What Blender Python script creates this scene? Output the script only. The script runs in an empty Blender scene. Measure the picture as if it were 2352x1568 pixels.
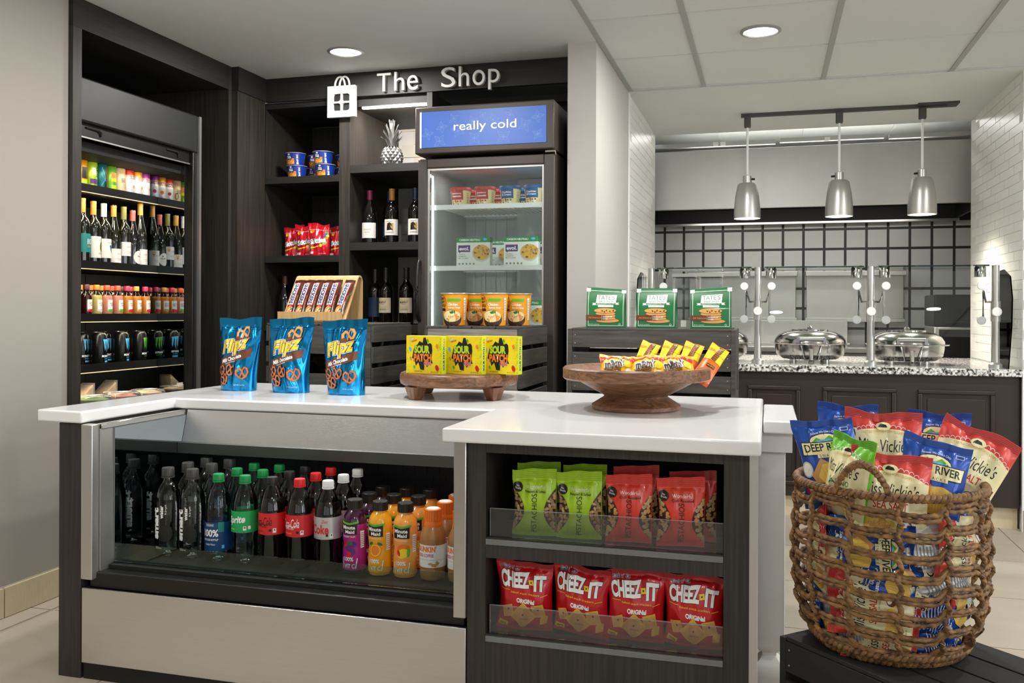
import bpy, math, random
from mathutils import Vector, Matrix
from mathutils.geometry import tessellate_polygon
S = bpy.context.scene
COL = S.collection
rnd = random.Random(7)
pi = math.pi

# ------------------------------------------------------------------ camera
PSI, RHO, CAMZ = math.radians(15.85), .004, 1.10
Rv = Vector((math.cos(PSI), math.sin(PSI), 0)); Fv = Vector((-math.sin(PSI), math.cos(PSI), 0)); Uv = Vector((0, 0, 1))
Rc = Rv * math.cos(RHO) + Uv * math.sin(RHO)
Uc = -Rv * math.sin(RHO) + Uv * math.cos(RHO)
cam = bpy.data.cameras.new('camera'); camo = bpy.data.objects.new('camera', cam); COL.objects.link(camo)
camo.matrix_world = Matrix(((Rc.x, Uc.x, -Fv.x, 0), (Rc.y, Uc.y, -Fv.y, 0), (Rc.z, Uc.z, -Fv.z, CAMZ), (0, 0, 0, 1)))
cam.sensor_width = 36; cam.sensor_fit = 'HORIZONTAL'
cam.lens = 36 * 2065 / 2352
cam.shift_x = 0; cam.shift_y = -(784 - 712.5) / 2352
cam.clip_start = .05
S.camera = camo

# ------------------------------------------------------------------ world, exposure, daylight through the windows behind the viewer
W = bpy.data.worlds.new('world'); S.world = W; W.use_nodes = True
bg = W.node_tree.nodes['Background']; bg.inputs[0].default_value = (.75, .85, 1, 1); bg.inputs[1].default_value = 1.2
S.view_settings.view_transform = 'Standard'; S.view_settings.look = 'None'
S.view_settings.exposure = -.35; S.view_settings.gamma = 1; S.view_settings.use_curve_mapping = False

def area(name, loc, rot, sx, sy, power, col=(1, 1, 1), shape='RECTANGLE', spread=pi):
    l = bpy.data.lights.new(name, 'AREA'); l.shape = shape; l.size = sx; l.size_y = sy; l.energy = power; l.color = col; l.spread = spread
    o = bpy.data.objects.new(name, l); COL.objects.link(o); o.location = loc; o.rotation_euler = rot
    return o
DAY = (.98, .99, 1)
for wx in (-1.3, .7, 2.7):
    area('daylight_window', (wx, -3.12, 1.45), (pi / 2, 0, pi), 1.5, 1.6, 40, DAY)
for wy in (-1.4, .8, 2.9):
    area('daylight_side_window', (3.93, wy, 1.45), (pi / 2, 0, pi / 2), 1.5, 1.6, 38, DAY)

# ------------------------------------------------------------------ materials
def hx(h):
    h = h.lstrip('#'); c = [int(h[i:i + 2], 16) / 255 for i in (0, 2, 4)]
    return tuple((v / 12.92 if v <= .04045 else ((v + .055) / 1.055) ** 2.4) for v in c) + (1,)
MATS = {}
def _nt(name):
    m = bpy.data.materials.new(name); m.use_nodes = True
    nt = m.node_tree; return m, nt, nt.nodes['Principled BSDF']
def mul(c, k): return tuple(min(1, v * k) for v in c[:3]) + (1,)
def mat(name, col='#808080', rough=.5, metal=0, var=.06, vscale=12, bump=0, bscale=120, coat=0, stretch=(1, 1, 1), emit=0, trans=0, ior=1.45, aniso=0, spec=.5):
    if name in MATS: return MATS[name]
    m, nt, b = _nt(name); c = hx(col)
    tc = nt.nodes.new('ShaderNodeTexCoord'); mp = nt.nodes.new('ShaderNodeMapping'); mp.inputs['Scale'].default_value = stretch
    nt.links.new(tc.outputs['Object'], mp.inputs[0])
    n = nt.nodes.new('ShaderNodeTexNoise'); n.inputs['Scale'].default_value = vscale; n.inputs['Detail'].default_value = 3
    nt.links.new(mp.outputs[0], n.inputs['Vector'])
    mx = nt.nodes.new('ShaderNodeMix'); mx.data_type = 'RGBA'
    mx.inputs[6].default_value = mul(c, 1 - var); mx.inputs[7].default_value = mul(c, 1 + var)
    nt.links.new(n.outputs['Fac'], mx.inputs[0]); nt.links.new(mx.outputs[2], b.inputs['Base Color'])
    b.inputs['Roughness'].default_value = rough; b.inputs['Metallic'].default_value = metal
    b.inputs['Coat Weight'].default_value = coat; b.inputs['Specular IOR Level'].default_value = spec
    b.inputs['Coat Roughness'].default_value = .08
    if trans: b.inputs['Transmission Weight'].default_value = trans; b.inputs['IOR'].default_value = ior
    if aniso: b.inputs['Anisotropic'].default_value = aniso
    if emit: b.inputs['Emission Color'].default_value = c; b.inputs['Emission Strength'].default_value = emit
    if bump:
        n2 = nt.nodes.new('ShaderNodeTexNoise'); n2.inputs['Scale'].default_value = bscale; nt.links.new(mp.outputs[0], n2.inputs['Vector'])
        bp = nt.nodes.new('ShaderNodeBump'); bp.inputs['Strength'].default_value = bump; bp.inputs['Distance'].default_value = .002
        nt.links.new(n2.outputs['Fac'], bp.inputs['Height']); nt.links.new(bp.outputs[0], b.inputs['Normal'])
    MATS[name] = m; return m
def wood(name, c1, c2, stretch, scale=6, rough=.5, contrast=.25, ring=0, bump=.15):
    """grain: noise drawn out along one axis, mixed between two tones"""
    m, nt, b = _nt(name)
    tc = nt.nodes.new('ShaderNodeTexCoord'); mp = nt.nodes.new('ShaderNodeMapping'); mp.inputs['Scale'].default_value = stretch
    nt.links.new(tc.outputs['Object'], mp.inputs[0])
    n = nt.nodes.new('ShaderNodeTexNoise'); n.inputs['Scale'].default_value = scale; n.inputs['Detail'].default_value = 6; n.inputs['Distortion'].default_value = ring
    nt.links.new(mp.outputs[0], n.inputs['Vector'])
    cr = nt.nodes.new('ShaderNodeValToRGB'); e = cr.color_ramp.elements
    e[0].position = .5 - contrast; e[1].position = .5 + contrast; e[0].color = hx(c1); e[1].color = hx(c2)
    nt.links.new(n.outputs['Fac'], cr.inputs[0]); nt.links.new(cr.outputs[0], b.inputs['Base Color'])
    b.inputs['Roughness'].default_value = rough
    bp = nt.nodes.new('ShaderNodeBump'); bp.inputs['Strength'].default_value = bump; bp.inputs['Distance'].default_value = .001
    nt.links.new(n.outputs['Fac'], bp.inputs['Height']); nt.links.new(bp.outputs[0], b.inputs['Normal'])
    MATS[name] = m; return m
def clear(name, tint='#ffffff', rough=.02, ior=1.45, gloss=1.0, haze=0):
    """thin clear sheet: straight-through with a Fresnel reflection"""
    m = bpy.data.materials.new(name); m.use_nodes = True; nt = m.node_tree; nt.nodes.clear()
    out = nt.nodes.new('ShaderNodeOutputMaterial'); t = nt.nodes.new('ShaderNodeBsdfTransparent'); t.inputs[0].default_value = hx(tint)
    g = nt.nodes.new('ShaderNodeBsdfGlossy'); g.inputs['Roughness'].default_value = rough; g.inputs[0].default_value = (gloss, gloss, gloss, 1)
    f = nt.nodes.new('ShaderNodeFresnel'); f.inputs[0].default_value = ior
    mx = nt.nodes.new('ShaderNodeMixShader'); nt.links.new(f.outputs[0], mx.inputs[0]); nt.links.new(t.outputs[0], mx.inputs[1]); nt.links.new(g.outputs[0], mx.inputs[2])
    last = mx
    if haze:
        d = nt.nodes.new('ShaderNodeBsdfDiffuse'); d.inputs[0].default_value = (.8, .82, .82, 1)
        m2 = nt.nodes.new('ShaderNodeMixShader'); m2.inputs[0].default_value = haze
        nt.links.new(mx.outputs[0], m2.inputs[1]); nt.links.new(d.outputs[0], m2.inputs[2]); last = m2
    nt.links.new(last.outputs[0], out.inputs[0])
    MATS[name] = m; return m
def P_(name, col, rough=.35, coat=0, metal=0): return mat(name, col, rough, metal, var=.03, coat=coat)

# ------------------------------------------------------------------ mesh helpers
class MB:
    def __init__(s): s.v = []; s.f = []; s.m = []; s.sm = []
    def add(s, vs, fs, m=0, smooth=False):
        o = len(s.v); s.v += [tuple(v) for v in vs]
        for i, f in enumerate(fs):
            s.f.append([o + k for k in f]); s.m.append(m[i] if isinstance(m, list) else m); s.sm.append(smooth)
        return s
    def box(s, x0, x1, y0, y1, z0, z1, m=0):
        v = [(x, y, z) for z in (z0, z1) for y in (y0, y1) for x in (x0, x1)]
        return s.add(v, [(0, 2, 3, 1), (4, 5, 7, 6), (0, 1, 5, 4), (2, 6, 7, 3), (0, 4, 6, 2), (1, 3, 7, 5)], m)
    def lathe(s, prof, n=24, m=0, c=(0, 0, 0), sx=1, sy=1, segm=None, smooth=True, rot=0):
        vs = []; fs = []; ms = []
        for r, z in prof:
            for k in range(n):
                a = 2 * pi * k / n + rot; vs.append((c[0] + sx * r * math.cos(a), c[1] + sy * r * math.sin(a), c[2] + z))
        for i in range(len(prof) - 1):
            for k in range(n):
                k2 = (k + 1) % n; fs.append((i * n + k, i * n + k2, (i + 1) * n + k2, (i + 1) * n + k)); ms.append(segm[i] if segm else m)
        if prof[0][0] > 1e-6: fs.append(tuple(range(n))[::-1]); ms.append(segm[0] if segm else m)
        if prof[-1][0] > 1e-6: fs.append(tuple((len(prof) - 1) * n + k for k in range(n))); ms.append(segm[-1] if segm else m)
        return s.add(vs, fs, ms, smooth)
    def tube(s, pts, r, n=8, m=0, closed=False, lobes=0, twist=0, amp=.2):
        P = [Vector(p) for p in pts]; N = len(P); vs = []; fs = []; acc = 0
        up = Vector((0, 0, 1))
        for i in range(N):
            a = P[(i - 1) % N] if (closed or i > 0) else P[i]; b = P[(i + 1) % N] if (closed or i < N - 1) else P[i]
            t = (b - a).normalized()
            u = up.cross(t)
            if u.length < 1e-3: u = Vector((1, 0, 0)).cross(t)
            u.normalize(); w = t.cross(u)
            if i: acc += (P[i] - P[i - 1]).length
            rr = r[i] if isinstance(r, (list, tuple)) else r
            for k in range(n):
                an = 2 * pi * k / n; q = rr * (1 + amp * math.cos(lobes * an + twist * acc)) if lobes else rr
                vs.append(P[i] + u * q * math.cos(an) + w * q * math.sin(an))
        for i in range(N if closed else N - 1):
            j = (i + 1) % N
            for k in range(n):
                k2 = (k + 1) % n; fs.append((i * n + k, i * n + k2, j * n + k2, j * n + k))
        if not closed: fs += [tuple(range(n))[::-1], tuple((N - 1) * n + k for k in range(n))]
        return s.add(vs, fs, m, True)
    def prism(s, poly, a0, a1, axis='z', m=0):
        """polygon (ccw) extruded along an axis"""
        n = len(poly)
        def p(q, a):
            return (q[0], q[1], a) if axis == 'z' else ((q[0], a, q[1]) if axis == 'y' else (a, q[0], q[1]))
        vs = [p(q, a0) for q in poly] + [p(q, a1) for q in poly]
        tr = tessellate_polygon([[Vector((q[0], q[1], 0)) for q in poly]])
        fs = [tuple(t) for t in tr] + [tuple(n + k for k in t) for t in tr]
        fs += [(i, (i + 1) % n, n + (i + 1) % n, n + i) for i in range(n)]
        return s.add(vs, fs, m)
    def mesh(s, name, mats):
        me = bpy.data.meshes.new(name); me.from_pydata(s.v, [], s.f)
        me.polygons.foreach_set('material_index', s.m); me.polygons.foreach_set('use_smooth', s.sm)
        for mm in mats: me.materials.append(MATS[mm] if isinstance(mm, str) else mm)
        me.validate(); me.update()
        if any(s.sm): me.set_sharp_from_angle(angle=math.radians(38))
        return me
    def build(s, name, mats, parent=None, bevel=0, loc=(0, 0, 0), rz=0, seg=2, fix=True):
        if isinstance(mats, str): mats = [mats]
        me = s.mesh(name, mats)
        if fix:
            import bmesh
            bm = bmesh.new(); bm.from_mesh(me); bmesh.ops.recalc_face_normals(bm, faces=bm.faces); bm.to_mesh(me); bm.free()
        return link(name, me, parent, bevel, loc, rz, seg)
def link(name, me, parent=None, bevel=0, loc=(0, 0, 0), rz=0, seg=2):
    o = bpy.data.objects.new(name, me); COL.objects.link(o)
    if parent is not None: o.parent = parent
    o.location = loc; o.rotation_euler = (0, 0, rz)
    if bevel:
        b = o.modifiers.new('bevel', 'BEVEL'); b.width = bevel; b.segments = seg; b.limit_method = 'ANGLE'; b.angle_limit = .7
        me.polygons.foreach_set('use_smooth', [True] * len(me.polygons)); me.set_sharp_from_angle(angle=math.radians(38))
    return o
def bx(name, mats, x0, x1, y0, y1, z0, z1, parent=None, bevel=0): return MB().box(x0, x1, y0, y1, z0, z1).build(name, mats, parent, bevel)
def tag(o, label=None, cat=None, group=None, kind=None):
    if label: o['label'] = label
    if cat: o['category'] = cat
    if group: o['group'] = group
    if kind: o['kind'] = kind
    return o
def thing(name, label, cat, loc=(0, 0, 0), rz=0, group=None):
    o = bpy.data.objects.new(name, None); COL.objects.link(o); o.location = loc; o.rotation_euler = (0, 0, rz); o.empty_display_size = .02
    return tag(o, label, cat, group)
def struct(o, label=None): o['kind'] = 'structure'; return tag(o, label)
def dup(root, loc, rz=0, label=None, rot=None, group=None, scale=None):
    r = root.copy(); COL.objects.link(r); r.location = loc; r.rotation_euler = rot if rot else (0, 0, rz)
    if label: r['label'] = label
    if group: r['group'] = group
    if scale: r.scale = scale
    for ch in root.children:
        c = ch.copy(); COL.objects.link(c); c.parent = r
        for g in ch.children:
            d = g.copy(); COL.objects.link(d); d.parent = c
    return r
class Kind:
    """a kind of thing: the first placing moves the prototype itself, later ones copy it"""
    def __init__(s, root): s.root = root; s.used = False
    def put(s, loc, rz=0, label=None, rot=None, group=None, scale=None):
        if not s.used:
            s.used = True; r = s.root; r.location = loc; r.rotation_euler = rot if rot else (0, 0, rz)
            if label: r['label'] = label
            if group: r['group'] = group
            if scale: r.scale = scale
            return r
        return dup(s.root, loc, rz, label, rot, group, scale)

# ------------------------------------------------------------------ printed artwork laid onto a surface
_TC = {}
def glyphs(st, bold=0, shear=0, space=1):
    k = (st, bold, shear, space)
    if k not in _TC:
        cu = bpy.data.curves.new('lettering', 'FONT'); cu.body = st; cu.size = 1; cu.offset = bold; cu.shear = shear; cu.resolution_u = 3; cu.space_character = space
        cu.align_x = 'CENTER'
        o = bpy.data.objects.new('lettering', cu); me = o.to_mesh(); me.calc_loop_triangles()
        vs = [(v.co.x, v.co.y) for v in me.vertices]; fs = [tuple(t.vertices) for t in me.loop_triangles]
        o.to_mesh_clear(); bpy.data.objects.remove(o); bpy.data.curves.remove(cu)
        x0 = min(v[0] for v in vs); x1 = max(v[0] for v in vs); y0 = min(v[1] for v in vs); y1 = max(v[1] for v in vs)
        _TC[k] = ([((x - (x0 + x1) / 2) / (x1 - x0), (y - (y0 + y1) / 2) / (y1 - y0)) for x, y in vs], fs)
    return _TC[k]
class Art:
    def __init__(s): s.it = []; s.g = 0; s.hold = False
    def raw(s, mt, vs, fs):
        if not s.hold: s.g += 1
        s.it.append((mt, list(vs), list(fs), s.g)); return s
    def start(s): s.g += 1; s.hold = True; return s
    def stop(s): s.hold = False; return s
    def poly(s, mt, pts):
        tr = tessellate_polygon([[Vector((p[0], p[1], 0)) for p in pts]]); return s.raw(mt, pts, [tuple(t) for t in tr])
    def rect(s, mt, cx, cy, w, h, rot=0, skew=0):
        c, sn = math.cos(rot), math.sin(rot)
        pts = [(x * w / 2 + skew * y * h / 2, y * h / 2) for x, y in ((-1, -1), (1, -1), (1, 1), (-1, 1))]
        return s.raw(mt, [(cx + x * c - y * sn, cy + x * sn + y * c) for x, y in pts], [(0, 1, 2), (0, 2, 3)])
    def ell(s, mt, cx, cy, rx, ry, rot=0, n=18, bumps=0, amp=0):
        c, sn = math.cos(rot), math.sin(rot); vs = [(cx, cy)]
        for k in range(n):
            a = 2 * pi * k / n; q = 1 + (amp * math.cos(bumps * a) if bumps else 0); x, y = rx * q * math.cos(a), ry * q * math.sin(a); vs.append((cx + x * c - y * sn, cy + x * sn + y * c))
        return s.raw(mt, vs, [(0, 1 + k, 1 + (k + 1) % n) for k in range(n)])
    def ring(s, mt, cx, cy, rx, ry, t, a0=0, a1=2 * pi, rot=0, n=20):
        c, sn = math.cos(rot), math.sin(rot); vs = []
        for k in range(n + 1):
            a = a0 + (a1 - a0) * k / n
            for q in (0, -t):
                x, y = (rx + q) * math.cos(a), (ry + q) * math.sin(a); vs.append((cx + x * c - y * sn, cy + x * sn + y * c))
        return s.raw(mt, vs, [f for k in range(n) for f in ((2 * k, 2 * k + 2, 2 * k + 3), (2 * k, 2 * k + 3, 2 * k + 1))])
    def line(s, mt, pts, w):
        h0 = s.hold
        if not h0: s.start()
        for a, b in zip(pts, pts[1:]):
            dx, dy = b[0] - a[0], b[1] - a[1]; s.rect(mt, (a[0] + b[0]) / 2, (a[1] + b[1]) / 2, math.hypot(dx, dy) + w * .6, w, math.atan2(dy, dx))
        if not h0: s.stop()
        return s
    def text(s, mt, st, cx, cy, w, h, rot=0, bold=0, shear=0, out=None, ow=.05, out2=None, arc=0, space=1):
        c, sn = math.cos(rot), math.sin(rot)
        for mm, b, gx in ((out2, bold + 2 * ow, 2), (out, bold + ow, 1), (mt, bold, 0)):
            if not mm: continue
            vs, fs = glyphs(st, b, shear, space); k = 1 + gx * ow * 1.6
            kw = w + gx * ow * h * 1.9; kh = h * k
            q = []
            for x, y in vs:
                X = x * kw; Y = y * kh + arc * (1 - 4 * x * x) * h
                q.append((cx + X * c - Y * sn, cy + X * sn + Y * c))
            s.raw(mm, q, fs)
        return s
    def blobs(s, mt, cx, cy, rx, ry, n, size, seed=1, asp=1.5):
        r = random.Random(seed); h0 = s.hold
        if not h0: s.start()
        for k in range(n):
            a = r.random() * 2 * pi; q = math.sqrt(r.random()); m = mt[k % len(mt)] if isinstance(mt, (list, tuple)) else mt
            s.ell(m, cx + rx * q * math.cos(a), cy + ry * q * math.sin(a), size * asp * (.7 + .5 * r.random()), size * (.7 + .5 * r.random()), r.random() * pi, n=9)
        if not h0: s.stop()
        return s
    def laid(s, surf, name, parent, maxlen=.02, base=.0006, step=.0002, loc=(0, 0, 0)):
        V = []; F = []; MI = []; mats = []; boxes = {}; lay = {}
        for mt, vs, fs, g in s.it:
            b = (min(v[0] for v in vs), max(v[0] for v in vs), min(v[1] for v in vs), max(v[1] for v in vs))
            boxes.setdefault(g, []).append(b)
        for g in sorted(boxes):
            bb = boxes[g]; B = (min(b[0] for b in bb), max(b[1] for b in bb), min(b[2] for b in bb), max(b[3] for b in bb)); boxes[g] = B
            lay[g] = max([lay[k] + 1 for k in lay if boxes[k][0] < B[1] and boxes[k][1] > B[0] and boxes[k][2] < B[3] and boxes[k][3] > B[2]], default=0)
        for mt, vs, fs, g in s.it:
            i = lay[g]
            if mt not in mats: mats.append(mt)
            mi = mats.index(mt); off = base + step * i; vs = [tuple(v) for v in vs]; st = [tuple(f) for f in fs]; done = []; cache = {}
            def mid(a, b):
                k = (a, b) if a < b else (b, a)
                if k not in cache: cache[k] = len(vs); vs.append(((vs[a][0] + vs[b][0]) / 2, (vs[a][1] + vs[b][1]) / 2))
                return cache[k]
            while st:
                f = st.pop(); e = [math.hypot(vs[f[k]][0] - vs[f[(k + 1) % 3]][0], vs[f[k]][1] - vs[f[(k + 1) % 3]][1]) for k in range(3)]
                k = e.index(max(e))
                if e[k] > maxlen:
                    a, b, c = f[k], f[(k + 1) % 3], f[(k + 2) % 3]; m_ = mid(a, b); st += [(a, m_, c), (m_, b, c)]
                else: done.append(f)
            o = len(V); V += [surf(x, y, off) for x, y in vs]; F += [tuple(o + k for k in f) for f in done]; MI += [mi] * len(done)
        me = bpy.data.meshes.new(name); me.from_pydata(V, [], F); me.polygons.foreach_set('material_index', MI)
        me.polygons.foreach_set('use_smooth', [True] * len(F))
        for mm in mats: me.materials.append(MATS[mm])
        me.update()
        return link(name, me, parent, loc=loc)
def flat(y=0): return lambda x, t, o: (x, y - o, t)
def cyl(rf, z0=0, a0=0):
    def f(x, t, o):
        r = (rf(t + z0) if callable(rf) else rf); a = x / r + a0; r += o; return (r * math.sin(a), -r * math.cos(a), t + z0)
    return f
def proff(prof):
    def f(z):
        for (r0, z0), (r1, z1) in zip(prof, prof[1:]):
            if z0 <= z <= z1 and z1 > z0: return r0 + (r1 - r0) * (z - z0) / (z1 - z0)
        return prof[-1][0] if z > prof[-1][1] else prof[0][0]
    return f

class Bag:
    """soft pouch: front(s, t, off) gives a point of the front film"""
    def __init__(g, w, h, D, top=.018, bot=.012, seed=1, kind='pillow', wr=.0035, pinch=.07, wave=.004, lean=0, topw=1, botw=1, tw=0, dents=0):
        g.__dict__.update(w=w, h=h, D=D, top=top, bot=bot, kind=kind, wr=wr, pinch=pinch, wave=wave, lean=lean, topw=topw, botw=botw, tw=tw)
        r = random.Random(seed); g.ph = [r.random() * 6.28 for _ in range(10)]
        g.dn = [(r.uniform(-.7, .7), r.uniform(.1, .9), r.uniform(.08, .22), r.uniform(.3, 1), r.uniform(0, pi)) for _ in range(dents)]
    def core(g, s, t):
        w, h = g.w, g.h; p = max(-1, min(1, 2 * s / w)); q = max(0, min(1, (t - g.bot) / (h - g.top - g.bot)))
        if g.kind == 'pillow': dz = math.sin(pi * q ** .85) ** .6 if 0 < q < 1 else 0; dp = max(0, 1 - abs(p) ** 2.6) ** .62
        else: dz = max(0, 1 - q ** 1.35) ** .8 * (.9 + .1 * math.sin(pi * q)); dp = max(0, 1 - abs(p) ** 3) ** .6
        d = g.D / 2 * dz * dp
        ph = g.ph; edge = max(0, 1 - abs(p) ** 6)
        k = math.exp(-3.2 * q) * (1 if g.kind == 'pillow' else .35) + math.exp(-3.2 * (1 - q))
        wk = g.wr * edge * (k * (math.sin(9 * p + ph[0] + 2 * q) + .7 * math.sin(17 * p + ph[1] - 3 * q)) + .35 * math.sin(5 * p + 7 * q + ph[2]) + .3 * math.sin(11 * q - 4 * p + ph[3]))
        for (a, b, rr, am, an) in g.dn:
            X = (p - a) * math.cos(an) + (q - b) * math.sin(an); Y = -(p - a) * math.sin(an) + (q - b) * math.cos(an)
            wk += g.wr * 1.6 * am * max(0, 1 - abs(X) / rr) * math.exp(-(Y / .3) ** 2) * edge
        inb = 1 if 0 < q < 1 else .25
        return p, q, d, wk * inb
    def front(g, s, t, o=0, back=False):
        p, q, d, wk = g.core(s, t); ph = g.ph
        wf = 1 - g.pinch * math.sin(pi * q) if g.kind == 'pillow' else 1 - g.pinch * math.sin(pi * q) * .6
        wf *= g.botw + (g.topw - g.botw) * (t / g.h)
        x = max(-g.w / 2, min(g.w / 2, s)) * wf + .004 * math.sin(4 * q + ph[6]) * (g.wr / .0035)
        tt = t + g.wave * (math.sin(2.3 * p + ph[4]) + .5 * math.sin(5 * p + ph[5])) * (t / g.h) ** 4 * 1.0 + (.5 * g.wave * math.sin(2 * p + ph[7]) * (1 - q) ** 4 * (1 if g.kind == 'pillow' else 0))
        if g.kind != 'pillow': tt = max(tt, 0)
        y = (d + wk * .5 + .0008 if back else -(d + wk + .0008 + o)) + g.lean * t + g.tw * p * (t / g.h) * g.D
        return (x, y, tt)
    def mesh(g, nu=22, nv=28):
        m = MB(); F = []; B = []; sp = [g.w * (-.5 + i / nu) for i in range(nu + 1)]; tp = [g.h * j / nv for j in range(nv + 1)]
        for j in range(nv + 1):
            zz = .0025 * ((j == nv) - (j == 0))
            for i in range(nu + 1): F.append(g.front(sp[i], tp[j])); B.append(g.front(sp[i], tp[j], back=True))
        n = nu + 1; q = lambda i, j: j * n + i; NB = len(F)
        fs = [(q(i, j), q(i + 1, j), q(i + 1, j + 1), q(i, j + 1)) for j in range(nv) for i in range(nu)]
        fs += [(NB + q(i, j), NB + q(i, j + 1), NB + q(i + 1, j + 1), NB + q(i + 1, j)) for j in range(nv) for i in range(nu)]
        for i in range(nu): fs += [(q(i, 0), NB + q(i, 0), NB + q(i + 1, 0), q(i + 1, 0)), (q(i, nv), q(i + 1, nv), NB + q(i + 1, nv), NB + q(i, nv))]
        for j in range(nv): fs += [(q(0, j), q(0, j + 1), NB + q(0, j + 1), NB + q(0, j)), (q(nu, j), NB + q(nu, j), NB + q(nu, j + 1), q(nu, j + 1))]
        return m.add(F + B, fs, 0, True)
# ------------------------------------------------------------------ palette of surfaces
mat('wall_paint', '#a09b92', .85, bump=.05, bscale=400, var=.02)
mat('column_paint', '#bdb9b3', .8, var=.02, bump=.04, bscale=400)
mat('ceiling_paint', '#cdd1cd', .9, var=.02)
mat('ceiling_tile_face', '#d2d6d2', .95, var=.04, vscale=60, bump=.25, bscale=500, stretch=(1, 3, 1))
mat('grid_metal', '#a3a49f', .6, var=.02)
mat('floor_tile_face', '#b3a898', .42, var=.10, vscale=3, bump=.05, bscale=60, stretch=(1, 4, 1))
mat('grout', '#a79c8c', .9)
mat('base_tile_face', '#cdbf9f', .55, var=.14, vscale=60, stretch=(4, 4, .5))
wood('dark_laminate', '#1c1916', '#3b3630', (26, 26, .8), 5, .5, .28, bump=.08)
wood('dark_laminate_flat', '#141311', '#2a2723', (.8, .8, 30), 5, .55, .28, bump=.08)
mat('black_metal', '#161616', .4, .2, var=.1)
mat('black_matte', '#0e0e0e', .7, var=.1)
mat('speckled_black', '#222323', .45, var=.5, vscale=700)
mat('stainless', '#c4c3be', .30, 1, var=.05, vscale=40, stretch=(1, 1, 40), bump=.06, bscale=300)
mat('stainless_h', '#cfcfce', .30, 1, var=.05, vscale=30, stretch=(.4, .4, 14), bump=.14, bscale=150)
mat('stainless_soft', '#c6c6c2', .42, .9, var=.06, vscale=8)
mat('chrome', '#b7b5b1', .16, 1, var=.02)
mat('aluminium', '#c2c1bd', .35, .85, var=.03)
mat('quartz', '#f1f1f0', .16, var=.02, vscale=900, coat=.3)
mat('white_paint', '#dcdbd6', .4, var=.02)
mat('white_plastic', '#f2f2f0', .35, var=.02)
mat('mirror', '#9aa0a4', .03, 1, var=.01)
mat('subway_face', '#e6e4df', .34, var=.05, vscale=4)
mat('subway_grout', '#dbd9d4', .9)
mat('shelf_tile_face', '#d6cec2', .35, var=.05)
mat('kitchen_tile_face', '#b6b7b4', .25, var=.06, vscale=3)
mat('kitchen_grout', '#1d201f', .5)
mat('brown_cabinet', '#2a2119', .45, var=.08)
wood('crate_wood', '#2a2826', '#57524c', (1.2, 14, 14), 5, .75, .30, ring=.6, bump=.4)
wood('crate_wood_pale', '#5a5550', '#948c84', (1.2, 14, 14), 5, .75, .30, ring=.6, bump=.4)
wood('crate_black', '#0d0d0d', '#232220', (1.2, 14, 14), 5, .7, .3, bump=.3)
wood('walnut', '#3f2617', '#96694a', (2.2, 12, 16), 5, .38, .26, ring=1.6, bump=.1)
wood('walnut_up', '#3f2617', '#96694a', (9, 9, 1.5), 5, .38, .30, ring=1.2, bump=.1)
wood('bamboo', '#c89a5e', '#e3c08a', (22, 22, 1), 4, .4, .3, bump=.05)
clear('glass', '#fbfdfc', .0, 1.42)
clear('glass_green', '#e2f0ea', .0, 1.35)
clear('glass_end', '#f6f9f8', .0, 1.12)
clear('acrylic', '#f2f2f2', .03, 1.4, haze=.025)
clear('acrylic_edge', '#e8f0ee', .1, 1.5, haze=.2)
clear('fridge_glass', '#f4f7f6', .0, 1.45, haze=.012)
mat('lamp_disc', '#fffaf0', .5, emit=9)
mat('led_strip', '#fff8ea', .5, emit=16)
mat('warm_led', '#ffe2b0', .5, emit=.5)
mat('granite_w', '#cfcfca', .2, var=.05)

def granite():
    m, nt, b = _nt('granite'); tc = nt.nodes.new('ShaderNodeTexCoord'); n = nt.nodes.new('ShaderNodeTexNoise'); n.inputs['Scale'].default_value = 85; n.inputs['Detail'].default_value = 4
    nt.links.new(tc.outputs['Object'], n.inputs['Vector']); cr = nt.nodes.new('ShaderNodeValToRGB'); e = cr.color_ramp.elements
    e[0].position = .40; e[0].color = hx('#2c2c2b'); e[1].position = .60; e[1].color = hx('#e9e8e4'); k = cr.color_ramp.elements.new(.49); k.color = hx('#a6a5a1')
    nt.links.new(n.outputs['Fac'], cr.inputs[0]); nt.links.new(cr.outputs[0], b.inputs['Base Color']); b.inputs['Roughness'].default_value = .15; MATS['granite'] = m
granite()

# ------------------------------------------------------------------ room shell
ZC = 2.32
fl = struct(bx('floor', 'grout', -3.4, 4.1, -3.3, 8.0, -.12, -.004))
ft = MB().box(-.300, .300, -.2845, .2845, -.008, 0).mesh('floor_tile', ['floor_tile_face'])
for i in range(-7, 5):
    for j in range(-5, 12):
        x = 1.137 - .303 + .606 * i; y = 3.276 - .2875 + .575 * j
        if x - .3 < -2.62 or x > 4 or y > 7.9: continue
        link('floor_tile', ft, fl, loc=(x, y, 0))
bt = MB().box(-.045, .045, -.2845, .2845, -.008, 0).mesh('border_tile', ['floor_tile_face'])
for j in range(-2, 6): link('border_tile', bt, fl, loc=(-2.562, 3.276 - .2875 + .575 * j, 0))

wl = struct(bx('wall_left', 'wall_paint', -3.35, -2.62, -3.2, 2.893, 0, ZC))
bl = struct(bx('baseboard_left', 'grout', -2.619, -2.612, -3.2, 2.88, .0, .108))
bm_ = MB().box(-.006, .006, -.148, .148, 0, .104).mesh('base_tile', ['base_tile_face'])
for j in range(20): link('base_tile', bm_, bl, loc=(-2.606, 2.73 - .302 * j, .002))
struct(bx('wall_column', 'column_paint', -.881, -.749, 4.02, 5.02, 0, ZC))
struct(bx('wall_back', 'wall_paint', -3.4, -.88, 4.95, 5.05, 0, ZC))
struct(bx('ceiling', 'ceiling_paint', -3.4, -.735, -3.3, 5.0, ZC, ZC + .08))
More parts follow.
